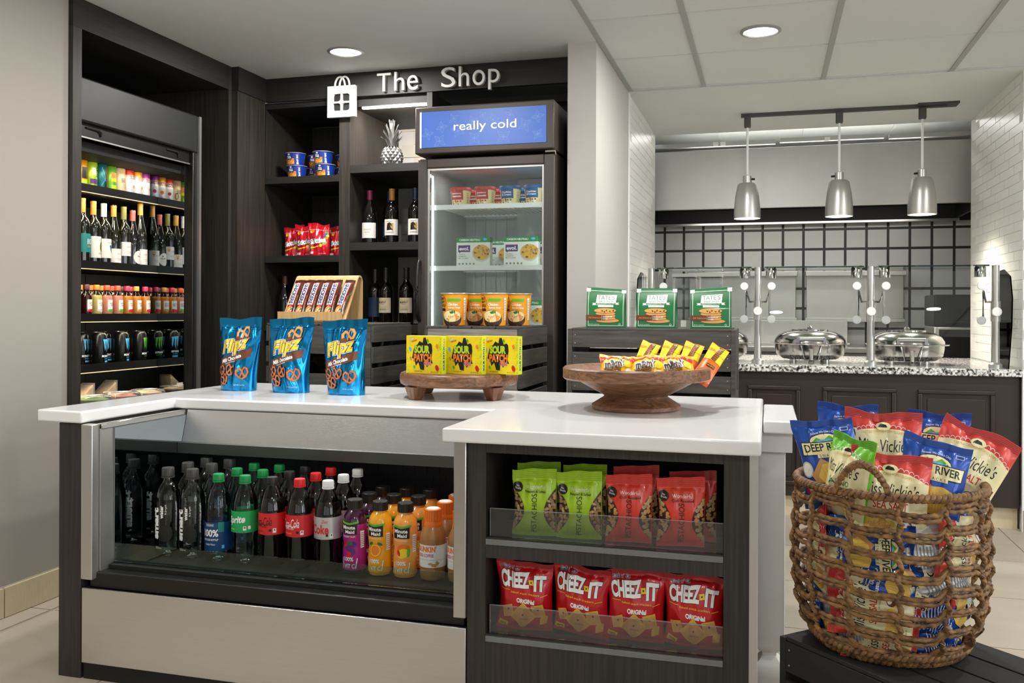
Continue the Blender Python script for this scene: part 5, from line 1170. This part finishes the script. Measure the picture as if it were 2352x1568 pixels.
# candy in the bowl
def mmbag(seed):
    w, h = .110, .090; g = Bag(w, h, .034, .010, .008, seed, wr=.003, wave=.004, dents=6); a = Art()
    a.poly('ink_red', [(-.053, .052), (-.053, .078), (.053, .078), (.053, .058), (.03, .066), (-.01, .070), (-.034, .066)])
    a.text('ink_dkchoc', "m&m's", -.006, .046, .070, .034, rot=.18, bold=.05, out='ink_white', ow=.07).ell('ink_yellow', .034, .044, .013, .014).ell('ink_white', .038, .020, .010, .005)
    for k in range(4): a.line('ink_dkchoc', [(-.044 + .004 * k, .026 - .004 * k), (.014, .030 - .004 * k)], .0022)
    a.text('ink_orange', 'peanut', .036, .020, .014, .004)
    return bagthing('chocolate_bag', '', 'candy bag', g, 'film_mm', a, 'small yellow candy bags in the bowl')
BZ = .7955
for s_, x, y, rx, rz, l in ((3, -.446, 2.735, -.75, .05, 'small yellow candy bag at the left of the bowl'), (8, -.352, 2.725, -.72, -.05, 'small yellow candy bag in the middle of the bowl'), (13, -.262, 2.735, -.72, .10, 'small yellow candy bag at the right of the bowl')):
    mmbag(s_).put((x, y, BZ + .098), 0, l, rot=(rx, 0, rz))
def reese():
    w, h = .062, .170; g = Bag(w, h, .024, .010, .010, 5, wr=.0015, wave=.0015); a = Art()
    a.rect('film_reese_y', 0, .130, w * .98, .074).rect('ink_choc', .004, .130, .018, .072, -.1).text('ink_orange', "REESE'S", -.018, .138, .026, .012, bold=.03, out='ink_choc', ow=.0).text('ink_green', 'STICKS', .022, .124, .02, .006)
    for k in range(6): a.line('ink_orange', [(-.002, .102 + .009 * k), (.010, .100 + .009 * k)], .0012)
    a.rect('ink_dkchoc', .004, .070, .030, .012).text('ink_yellow', 'PEANUT BUTTER', .004, .070, .026, .005)
    return bagthing('peanut_butter_bar', '', 'candy bar', g, 'film_reese', a, 'orange candy bars leaning in the bowl', 12, 20)
KRe = reese()
for x, y, ry, l in ((-.402, 2.835, .30, 'orange and yellow candy bar leaning leftmost in the bowl'), (-.330, 2.832, .30, 'orange and yellow candy bar leaning second from left in the bowl'), (-.262, 2.830, .30, 'orange and yellow candy bar leaning third from left in the bowl'), (-.205, 2.818, .52, 'orange and yellow candy bar leaning out furthest right')):
    KRe.put((x, y, BZ + .086), 0, l, rot=(-.80, ry, -.05))
# ------------------------------------------------------------------ goods in the tall cooler (they face the room, +X)
Q = pi / 2
def can(h, r, body, art, name='drink_can', cat='can', neck=.8, top=None):
    t = thing(name, '', cat); pr = [(r * .80, 0), (r * .93, .004), (r, .012), (r, h - .016), (r * neck, h - .004)]
    b = MB().lathe(pr, 28, segm=[0, 0, 0, 1 if top else 0]).build('can_body', [body, top or body], t); MB().lathe([(r * neck, h - .004), (r * neck + .0015, h - .002), (r * neck + .0015, h), (r * neck - .001, h), (r * neck - .002, h - .003), (0, h - .003)], 28).build('can_lid', 'chrome', t)
    art.laid(cyl(r), 'can_print', b, .006, .0004, .00018); return t
mat('can_lime', '#a9cf3a', .3, .4); mat('can_teal', '#0e6b70', .3, .4); mat('can_green', '#6fb63a', .3, .4); mat('can_cream', '#e0cba6', .35, .2); mat('can_white', '#ecebe8', .3, .3); mat('can_black', '#121314', .25, .4)
mat('can_red', '#cf3a22', .3, .4); mat('can_orange', '#e39a1e', .3, .4); mat('can_plum', '#9a2c86', .3, .4); mat('can_leaf', '#1f9a4a', .3, .4)
ycan = [3.315, 3.38, 3.443, 3.506, 3.565, 3.619, 3.668]
specs = [('can_orange', None, Art().rect('ink_black', 0, .07, .04, .05).rect('ink_lime', 0, .03, .05, .02), 'orange and black tall can at the far left of the can shelf'),
         ('can_lime', None, Art().rect('ink_purple', .0, .04, .056, .022).text('ink_black', 'PICKY', .008, .085, .05, .016, rot=pi / 2, bold=.03).rect('ink_white', -.012, .085, .014, .03), 'lime green and purple tall can in the cooler'),
         ('can_teal', None, Art().rect('ink_red', .018, .07, .018, .09).rect('ink_black', .002, .07, .014, .1).line('ink_sky', [(-.02, .11), (-.004, .06), (-.022, .03)], .002).line('ink_sky', [(-.024, .08), (-.004, .05)], .002), 'teal and red tall can in the cooler'),
         ('can_green', None, Art().rect('ink_orange', .004, .085, .05, .024).rect('ink_yellow', .004, .062, .05, .014).rect('ink_lime', 0, .03, .04, .02), 'bright green and orange tall can in the cooler'),
         ('can_cream', None, Art().text('ink_brown', 'BEE', .0, .07, .03, .018).ring('ink_brown', .014, .045, .010, .016, .003).rect('ink_tan', 0, .105, .05, .012), 'cream coloured tall can with brown print in the cooler')]
def seltz(col, ink, fruit): return ('can_white', col, Art().rect(col, 0, .118, .16, .030).text(ink, 'SELTZER', .006, .092, .05, .016, bold=.03).ell(ink, .012, .050, .009, .009).rect('ink_grey', .012, .026, .014, .003), '%s topped white seltzer can in the cooler' % fruit)
specs += [seltz('can_red', 'ink_red', 'red'), seltz('can_orange', 'ink_orange', 'orange'), seltz('can_plum', 'ink_pink', 'purple')]
ycan = [3.312, 3.376, 3.440, 3.502, 3.558, 3.614, 3.664, 3.664]
xs_ = [-2.905] * 7 + [-2.905]
order = [3.250, 3.312, 3.374, 3.434, 3.494, 3.554, 3.612, 3.668]
for (b_, tp, art, l), y in zip(specs, order):
    o = can(.147, .0285, b_, art, top=tp); o['label'] = l; o['group'] = 'tall cans on the top cooler shelf'; o.location = (-2.905, y + .03, 1.6255); o.rotation_euler = (0, 0, Q + .1)
gr_ = seltz('can_leaf', 'ink_dkgreen', 'green'); o = can(.147, .0285, gr_[0], gr_[2], top=gr_[1]); o['label'] = 'green topped white seltzer can behind the purple one'; o['group'] = 'tall cans on the top cooler shelf'; o.location = (-2.972, 3.70, 1.6255); o.rotation_euler = (0, 0, Q)
# white wines
def crest(): return Art().poly('ink_gold', [(.010, .020), (.030, .020), (.020, .004)]).rect('ink_gold', .020, .026, .020, .004).text('ink_grey', 'KENDALL', -.004, .010, .030, .004).rect('ink_grey', .0, -.012, .04, .001).rect('ink_grey', .0, -.018, .03, .001)
A1 = Art().text('ink_white', '10', .004, .006, .030, .024, bold=.02).text('ink_gold', 'NOTES', .006, -.016, .034, .007, bold=.02).ring('ink_sky', .022, .026, .007, .007, .0015)
A2 = Art().rect('ink_cream', .0, .0, .012, .04).ell('ink_black', .014, .002, .013, .022).text('ink_black', '14 HANDS', .010, -.028, .036, .008).text('ink_black', 'PINOT', .012, .032, .022, .005)
A3 = Art().text('ink_grey', 'WOODBRIDGE', .004, .026, .044, .006).poly('ink_blue', [(-.004, .014), (.008, .016), (.016, -.020), (.010, -.020)]).poly('ink_green', [(.010, .014), (.026, .014), (.018, -.014)])
A4 = Art().text('ink_black', 'Menage', .006, .004, .034, .010, shear=.3).text('ink_grey', 'a Trois', .010, -.010, .02, .006).rect('ink_black', .010, .016, .006, .007)
BRG2 = [(.034, 0), (.038, .004), (.0385, .012), (.0385, .115), (.036, .145), (.028, .180), (.0195, .212), (.0148, .236), (.0140, .250), (.0140, .290)]
wk = [(wine('cap_gold', 'paper_teal', A1, BDX, (.055, .135), 'wine_green'), 'white wine bottle with teal label at the left of the cooler'), (wine('cap_gold', 'paper_white', A2, BDX, (.035, .130), 'wine_green'), 'white wine bottle with a horse label in the cooler'),
      (wine('cap_white', 'paper_white', A3, BDX, (.038, .125), 'wine_green'), 'wine bottle with white cap in the cooler'), (wine('cap_gold', 'paper_white', crest(), BRG2, (.018, .085), 'wine_green'), 'gold capped wine bottle with sloping shoulders and low label'),
      (wine('cap_olive', 'paper_white', crest(), BDX, (.055, .120), 'wine_green'), 'olive capped wine bottle in the cooler'), (wine('cap_rose', 'paper_white', A4, BRG2, (.022, .088), 'wine_dark', round_=True), 'pink capped wine bottle with round label'), (wine('cap_gold', 'paper_white', crest(), BRG2, (.018, .085), 'wine_green'), 'tall gold capped wine bottle beside the cooler mirror')]
for (K, l), y, sc in zip(wk, (3.310, 3.376, 3.442, 3.506, 3.574, 3.636, 3.690), (1.03, 1.01, 1.0, .99, 1.0, .96, 1.10)): K.put((-2.915, y - .004, 1.2925), Q + .12, l, group='wine bottles in the cooler', scale=(.86, .86, sc))
# small bottles
clear('mini_rose', '#e09a80', .03, 1.5); clear('mini_gold', '#e6cf7a', .03, 1.5); mat('mini_red', '#2a0c0c', .1, coat=.5); mat('mini_amber', '#b9742a', .15, coat=.4); mat('mini_blush', '#c9806a', .15, coat=.4); mat('mini_straw', '#b9a65a', .15, coat=.4)
MINI = [(.018, 0), (.023, .003), (.024, .008), (.024, .090), (.022, .100), (.014, .112), (.0115, .120), (.0115, .130)]
def mini(capm, fill, tint):
    t = thing('mini_wine_bottle', '', 'wine bottle'); MB().lathe(MINI, 22, segm=[0] * 4 + [1] * 3).build('bottle_glass', [fill, 'pet_clear'], t); MB().lathe([(.0135, .124), (.0135, .144), (.012, .146), (0, .146)], 18).build('cap', capm, t)
    n = 10; R = .0246; vs = []
    for z in (.028, .080): vs += [(R * math.sin(.8 * (2 * k / n - 1)), -R * math.cos(.8 * (2 * k / n - 1)), z) for k in range(n + 1)]
    lb = MB().add(vs, [(k, k + 1, n + 2 + k, n + 1 + k) for k in range(n)], 0, True).build('label', 'paper_white', t, fix=False)
    Art().text('ink_black', 'SUTTER', .002, .064, .024, .006).text('ink_black', 'HOME', .004, .055, .018, .006).poly(tint, [(-.018, .036), (.018, .040), (.018, .028), (.0, .024), (-.018, .028)]).laid(cyl(R), 'label_print', lb, .008, .0004, .0001)
    return Kind(t)
mk = [mini('cap_maroon', 'mini_red', 'ink_red'), mini('cap_orange', 'mini_straw', 'ink_silver'), mini('cap_coral', 'mini_blush', 'ink_green'), mini('cap_pink', 'mini_amber', 'ink_red'), mini('cap_gold', 'mini_amber', 'ink_gold')]
seq = [(0, 'dark'), (1, 'pale'), (2, 'blush'), (2, 'blush'), (3, 'amber'), (4, 'amber'), (3, 'rosy')]
wh = ['at the far left', 'second from left', 'third from left', 'in the middle', 'third from right', 'second from right', 'nearest the mirror']
for (k, c), y, w_ in zip(seq, (3.302, 3.364, 3.430, 3.500, 3.565, 3.628, 3.692), wh): mk[k].put((-2.89, y, 1.0605), Q + .15, 'small %s wine bottle, %s of the front row' % (c, w_), group='small wine bottles in the cooler')
for k, y, w_ in zip((1, 1, 4, 2, 0, 3), (3.335, 3.397, 3.465, 3.532, 3.596, 3.660), wh): mk[k].put((-2.95, y, 1.0605), Q, 'small wine bottle half seen, %s of the row behind' % w_, group='small wine bottles in the cooler')
def claw(col):
    a = Art()
    for k, (x, l) in enumerate(((-.012, .050), (.002, .058), (.016, .052))): a.poly(col, [(x - .006, .120), (x + .006, .122), (x + .005, .100), (x + .006, .084), (x + .002, .122 - l), (x - .001, .090), (x - .003, .104)])
    a.line(col, [(-.018, .122), (.022, .120)], .004)
    return a.text('ink_white', 'MONSTER', .0, .048, .050, .010, bold=.04).text(col, 'ENERGY', .004, .036, .032, .006).rect(col if col == 'ink_sky' else 'can_black', .004, .024, .030, .008)
ec = [(3.40, 'ink_sky', 'black energy drink can with blue claw mark, leftmost'), (3.545, 'ink_sky', 'black energy drink can with blue claw mark, middle of the shelf'), (3.670, 'ink_green', 'black energy drink can with green claw mark')]
for y, c, l in ec:
    o = can(.156, .0335, 'can_black', claw(c)); o['label'] = l; o['group'] = 'energy drink cans in the cooler'; o.location = (-2.905, y, .8385); o.rotation_euler = (0, 0, Q + .25)
    o2 = dup(o, (-2.985, y - .02, .8385), Q, l.replace('black energy', 'half hidden black energy') + ', set back')
# chilled food on the lower deck
mat('bread', '#d9b98a', .7, var=.2, vscale=40); mat('lettuce', '#7da046', .6, var=.3, vscale=50); mat('ham', '#cf8a78', .5, var=.15, vscale=30); clear('lid_clear', '#f6f3ea', .05, 1.45, haze=.12)
def clam(label, x, y, fill, w=.085, d=.07, h=.05):
    t = thing('food_tub', label, 'food container', (x, y, .6755), group='chilled food on the lower deck'); MB().box(-w, w, -d, d, 0, h * .5).build('tray', 'black_metal', t, .006)
    MB().lathe([(w * .75, h * .5), (w * .82, h * .68), (w * .5, h * .85), (0, h * .88)], 20, sy=d / w).build('food', fill, t); MB().lathe([(w * 1.05, h * .5), (w * .98, h * .9), (w * .85, h), (0, h)], 28, sy=d / w).build('lid', 'lid_clear', t)
    Art().rect('paper_white', 0, 0, .06, .04).text('ink_black', 'Chicken', .0, .004, .04, .010).laid(lambda a_, b_, o_: (d * .2 + a_ * 0 + b_ * -1, a_, h + .002 + o_), 'sticker', t, .05, .0, .0003)
clam('clear tub of salad at the left of the lower deck', -2.80, 3.24, 'lettuce'); clam('clear tub of sandwich halves on the lower deck', -2.80, 3.42, 'ham'); clam('clear lidded tub beside the cooler mirror', -2.82, 3.62, 'bread', h=.045)
for k, (x, y, l) in enumerate(((-2.93, 3.30, 'wrapped sandwich standing behind the salad tub'), (-2.95, 3.47, 'wrapped sandwich standing behind the middle tub'))):
    t = thing('wrapped_sandwich', l, 'sandwich', (x, y, .6755), Q, 'chilled food on the lower deck'); MB().prism([(-.06, 0), (.06, 0), (.06, .085)], -.03, .03, 'y').build('bread_wedge', 'bread', t, .004); MB().prism([(-.064, 0), (.064, 0), (.064, .092)], -.034, .034, 'y').build('wrapper', 'lid_clear', t); MB().box(-.03, .02, -.0355, -.0345, .012, .045).build('sticker', 'paper_white', t)

# ------------------------------------------------------------------ wicker basket of crisps on its crate
CX_, CY_, CT = .262, 2.165, .362
crate('wooden_crate', 'black slatted crate on the floor under the wicker basket', .364 - .275, .364 + .275, 2.066 - .18, 2.066 + .18, 0, .3515, 'x', 4, wm='crate_black').rotation_euler = (0, 0, -.795)
def seagrass():
    m, nt, b = _nt('seagrass'); tc = nt.nodes.new('ShaderNodeTexCoord'); n = nt.nodes.new('ShaderNodeTexNoise'); n.inputs['Scale'].default_value = 60; n.inputs['Detail'].default_value = 5
    nt.links.new(tc.outputs['Object'], n.inputs['Vector']); cr = nt.nodes.new('ShaderNodeValToRGB'); e = cr.color_ramp.elements; e[0].position = .3; e[0].color = hx('#3f2a19'); e[1].position = .72; e[1].color = hx('#a07744')
    nt.links.new(n.outputs['Fac'], cr.inputs[0]); nt.links.new(cr.outputs[0], b.inputs['Base Color']); b.inputs['Roughness'].default_value = .6; MATS['seagrass'] = m
seagrass()
bk_ = thing('wicker_basket', 'round woven seagrass basket with an arched handle, full of crisp bags', 'basket', (CX_, CY_, CT))
PR = [(.000, .138), (.02, .155), (.05, .176), (.10, .190), (.16, .197), (.22, .199), (.28, .196), (.33, .193), (.36, .194)]
def rad(z):
    for (z0, r0), (z1, r1) in zip(PR, PR[1:]):
        if z0 <= z <= z1: return r0 + (r1 - r0) * (z - z0) / (z1 - z0)
    return PR[-1][1] if z > 0 else PR[0][1]
NS = 13; ph0 = .35
def step_(a):
    k = (a - ph0) / (2 * pi) * NS; i = math.floor(k); f = k - i; v0 = (.0, 1.0, .35)[i % 3]; v1 = (.0, 1.0, .35)[(i + 1) % 3]
    return v0 if f < .82 else v0 + (v1 - v0) * (f - .82) / .18
rr = random.Random(11)
for row in range(8):
    for s in (0, 1):
        z0 = .022 + .0425 * row; pts = []; p1 = rr.random() * 6; p2 = rr.random() * 6
        for k in range(208):
            an = 2 * pi * k / 208; f = ((an - ph0) / (2 * pi) * NS) % 1
            z = z0 + s * .0105 + .0155 * step_(an) + .0020 * math.sin(3 * an + p1) - .003 * math.sin(pi * f); z = max(.006, min(z, .352))
            R = rad(z) + .003 * math.sin(pi * f) * (1 if s else .6) + .0012 * math.sin(7 * an + p2)
            pts.append((R * math.cos(an), R * math.sin(an), z))
        MB().tube(pts, .0052, 8, closed=True, lobes=2, twist=300, amp=.18).build('rope_row', 'seagrass', bk_, fix=False)
for k in range(NS):
    an = ph0 + 2 * pi * k / NS; pts = []
    for j in range(46):
        z = .004 + .350 * j / 45; R = rad(z) + .006 + .0035 * math.sin(z / .0435 * 2 * pi); w = .004 * math.sin(z / .0435 * pi * 2 + 1.5); pts.append((R * math.cos(an) - w * math.sin(an), R * math.sin(an) + w * math.cos(an), z))
    MB().tube(pts, .0056, 8, lobes=2, twist=300, amp=.18).build('stake', 'seagrass', bk_, fix=False)
def braid(path, R, r, n, turns, name):
    for s in range(2):
        pts = []; N = len(path)
        for i, (c, u, w) in enumerate(path):
            a = 2 * pi * (turns * i / N + s / 2); pts.append(tuple(Vector(c) + Vector(u) * R * math.cos(a) + Vector(w) * R * math.sin(a)))
        MB().tube(pts, r, 8, closed=n).build(name, 'seagrass', bk_, fix=False)
def hoop(z, R0): return [((R0 * math.cos(a), R0 * math.sin(a), z), (math.cos(a), math.sin(a), 0), (0, 0, 1)) for a in [2 * pi * k / 420 for k in range(420)]]
braid(hoop(.360, .195), .0048, .0055, True, 52, 'rim_braid'); braid(hoop(.012, .148), .0058, .0066, True, 40, 'base_braid'); braid(hoop(.026, .161), .0055, .0062, True, 40, 'base_braid')
MB().lathe([(0, .003), (.138, .003), (.143, .010), (0, .012)], 40).build('basket_floor', 'seagrass', bk_)
ha = []
a0 = -pi / 2 - .10 + math.atan2(.262, 2.165) * -1 - .16
for k in range(61):
    q = k / 60; an = a0 - .28 + .56 * q; zz_ = .358 + .066 * math.sin(pi * q) ** .7; R = .200
    ha.append(((R * math.cos(an), R * math.sin(an), zz_), (math.cos(an), math.sin(an), 0), (0, 0, 1)))
braid(ha, .0045, .0052, False, 9, 'handle')
# crisp bags
mat('ridge_blue', '#15418f', .35); mat('ridge_vred', '#b5322b', .4); mat('ridge_vgreen', '#559a1f', .4)
def river(seed):
    w, h = .140, .195; g = Bag(w, h, .055, .016, .012, seed, wr=.0035, pinch=.10, wave=.004, dents=6); a = Art()
    a.text('ink_white', 'Because We Give a Chip', .0, .165, .060, .006, arc=.6, shear=.2).rect('ink_white', .048, .172, .018, .008).rect('film_blue', .048, .172, .016, .006)
    a.ell('ink_black', -.002, .149, .036, .017).ell('ink_cream', -.002, .149, .034, .0155).poly('ink_green', [(-.034, .146), (-.018, .158), (-.004, .150), (.012, .160), (.030, .147)]).ell('ink_sky', 0, .148, .024, .004)
    a.poly('ink_black', [(-.062, .118), (.060, .118), (.063, .148), (-.059, .148)]).poly('ink_cream', [(-.060, .120), (.058, .120), (.061, .146), (-.057, .146)]).text('ink_black', 'DEEP RIVER', .001, .134, .108, .017, bold=.02, arc=.1)
    a.rect('ink_cream', .002, .1165, .056, .008).text('ink_black', 'SNACKS', .002, .117, .046, .006, space=1.5)
    a.poly('ink_tan', [(-.050, .075), (-.022, .112), (.0, .100), (-.012, .056), (-.04, .060)]).poly('ink_chip', [(-.034, .072), (-.020, .098), (.022, .103), (.044, .095), (.046, .060), (.020, .042), (-.008, .046)])
    for k in range(8): a.line('ink_pasta', [(-.022 + .008 * k, .092 - .001 * k), (-.010 + .006 * k, .052)], .0016)
    a.ell('ink_silver', -.058, .088, .013, .018).ell('ink_white', -.058, .088, .010, .015).rect('ink_red', -.046, .044, .036, .015).text('ink_white', 'KRINKLE', -.046, .047, .030, .005).text('ink_white', 'CUT', -.046, .040, .014, .005)
    a.text('ink_white', 'Sour Cream', .004, .030, .078, .010, bold=.03).text('ink_white', '& Onion', .000, .018, .056, .010, bold=.03)
    return bagthing('chip_bag', '', 'chip bag', g, 'film_blue', a, None, seals=[(.180, .194, 'ridge_blue'), (.001, .009, 'ridge_blue')])
def vickie(seed, film, ridge, flav, ink):
    w, h = .165, .205; g = Bag(w, h, .060, .020, .012, seed, wr=.0038, pinch=.09, wave=.005, dents=6); a = Art()
    top = [(-.074, .150), (-.060, .158), (-.035, .166), (0, .170), (.035, .166), (.060, .158), (.074, .150)]
    a.poly('film_cream', [(-.0815, .012), (.0815, .012), (.0815, .148)] + top[::-1] + [(-.0815, .148)])
    for k in range(15): x = -.074 + .0106 * k; y = .170 - 4.4 * x * x + .004; a.ring('ink_white', x, y, .0055, .0055, .001, 0, pi)
    a.ell('film_cream', 0, .174, .016, .010).poly('ink_black', [(-.011, .172), (.009, .172), (.006, .178), (-.004, .181), (-.009, .177)]).text('ink_gold', '* KETTLE COOKED POTATO CHIPS *', 0, .156, .098, .006, arc=1.3)
    a.text('ink_black', 'Miss Vickie\u2019s', .0, .130, .122, .028, shear=.25, bold=.0).text(ink, flav, .0, .098, .076, .017, bold=.01).text('ink_grey', 'ORIGINAL', .016, .084, .022, .004)
    a.blobs(('ink_cookie', 'ink_chip'), -.006, .050, .05, .014, 12, .011, 4, 1.1).ell('ink_choc', .034, .060, .017, .012).ell('ink_white', .034, .064, .012, .006).line('ink_choc', [(.044, .068), (.058, .078)], .004)
    a.text('ink_brown', 'NO ARTIFICIAL FLAVORS', -.050, .026, .034, .004)
    return bagthing('chip_bag', '', 'chip bag', g, film, a, None, seals=[(.186, .204, ridge), (.001, .009, ridge)])
def plainbag(seed, film, ink):
    g = Bag(.135, .175, .050, .014, .012, seed, wr=.004, pinch=.1, wave=.004, dents=8); a = Art(); r = random.Random(seed)
    for k in range(16): a.rect(ink, -.01 + r.uniform(-.006, .006), .03 + .0075 * k, r.uniform(.06, .10), .0022)
    a.rect('ink_navy', .03, .155, .05, .012)
    return bagthing('chip_bag', '', 'chip bag', g, film, a, None)
KR1, KR2 = river(3), river(17); KV1, KV2 = vickie(5, 'film_vick_red', 'ridge_vred', 'SEA SALT', 'ink_red'), vickie(15, 'film_vick_red', 'ridge_vred', 'SEA SALT', 'ink_red'); KVG = vickie(25, 'film_vick_green', 'ridge_vgreen', 'JALAPENO', 'ink_dkgreen')
KW = plainbag(8, 'film_white', 'ink_grey'); KT = plainbag(9, 'film_blue', 'ink_white')
G1 = 'crisp bags standing out of the basket'
KR1.put((.150, 2.13, .665), 0, 'blue crisp bag at the far left of the basket', (-.06, -.16, -.06), G1, (.95, 1, 1)); KR2.put((.170, 2.235, .690), 0, 'blue crisp bag half hidden between the left blue bag and the red topped one', (.0, .04, -.10), G1, (.95, 1, 1))
KV1.put((.255, 2.205, .668), 0, 'cream crisp bag with red top standing upright at the back centre', (-.04, .02, -.10), G1); KR2.put((.370, 2.265, .675), 0, 'blue crisp bag mostly hidden at the back right', (.0, .05, -.15), G1)
KV2.put((.372, 2.200, .655), 0, 'cream crisp bag with red top leaning out to the far right', (-.08, .46, -.14), G1); KR1.put((.312, 2.060, .638), 0, 'blue crisp bag leaning at the front right', (-.10, .20, -.12), G1, (.97, 1, 1))
KV1.put((.236, 2.035, .600), 0, 'cream crisp bag with red top behind the basket handle', (-.05, .10, -.10), G1, (.97, 1, 1)); KVG.put((.158, 2.075, .645), 0, 'cream crisp bag with green top seen nearly edge on', (-.06, .16, -.95), G1, (.80, 1, .92))
r = random.Random(21); kinds = [KR2, KV2, KW, KR1, KT, KV1, KW, KR2]
cam_a = math.atan2(-CY_, -CX_)
n_ = 0
for lev, zc in enumerate((.385, .445, .505, .565)):
    for q in range(6):
        an = cam_a + (-1.75 + 3.5 * (q + .5 * (lev % 2)) / 5.6) + r.uniform(-.1, .1); R = min(rad(zc - CT + .05), .2) - .048 - r.uniform(0, .012)
        K = kinds[(n_ * 3 + lev) % 8]; n_ += 1; tilt = r.choice((-1.5, 1.45, 1.6, -1.3, .9, -1.0)) + r.uniform(-.2, .2)
        sc = .80 if zc < .42 else .88
        rz = an + pi / 2; M_ = Matrix.Rotation(rz, 4, 'Z') @ Matrix.Rotation(tilt, 4, 'Y')
        off = M_ @ Vector((0, 0, .09 * sc)); eul = M_.to_euler()
        K.put((CX_ + R * math.cos(an) - off.x, CY_ + R * math.sin(an) - off.y, zc + .035 - off.z), 0, '%s crisp bag inside the basket, %s layer, %s' % ({KR1: 'blue', KR2: 'blue', KV1: 'cream and red', KV2: 'cream and red', KW: 'white backed', KT: 'plain blue'}[K], ('lowest', 'second lowest', 'second highest', 'highest')[lev], ('far left', 'left', 'left of centre', 'right of centre', 'right', 'far right')[q]), tuple(eul), 'crisp bags packed inside the basket', (sc, sc, sc))
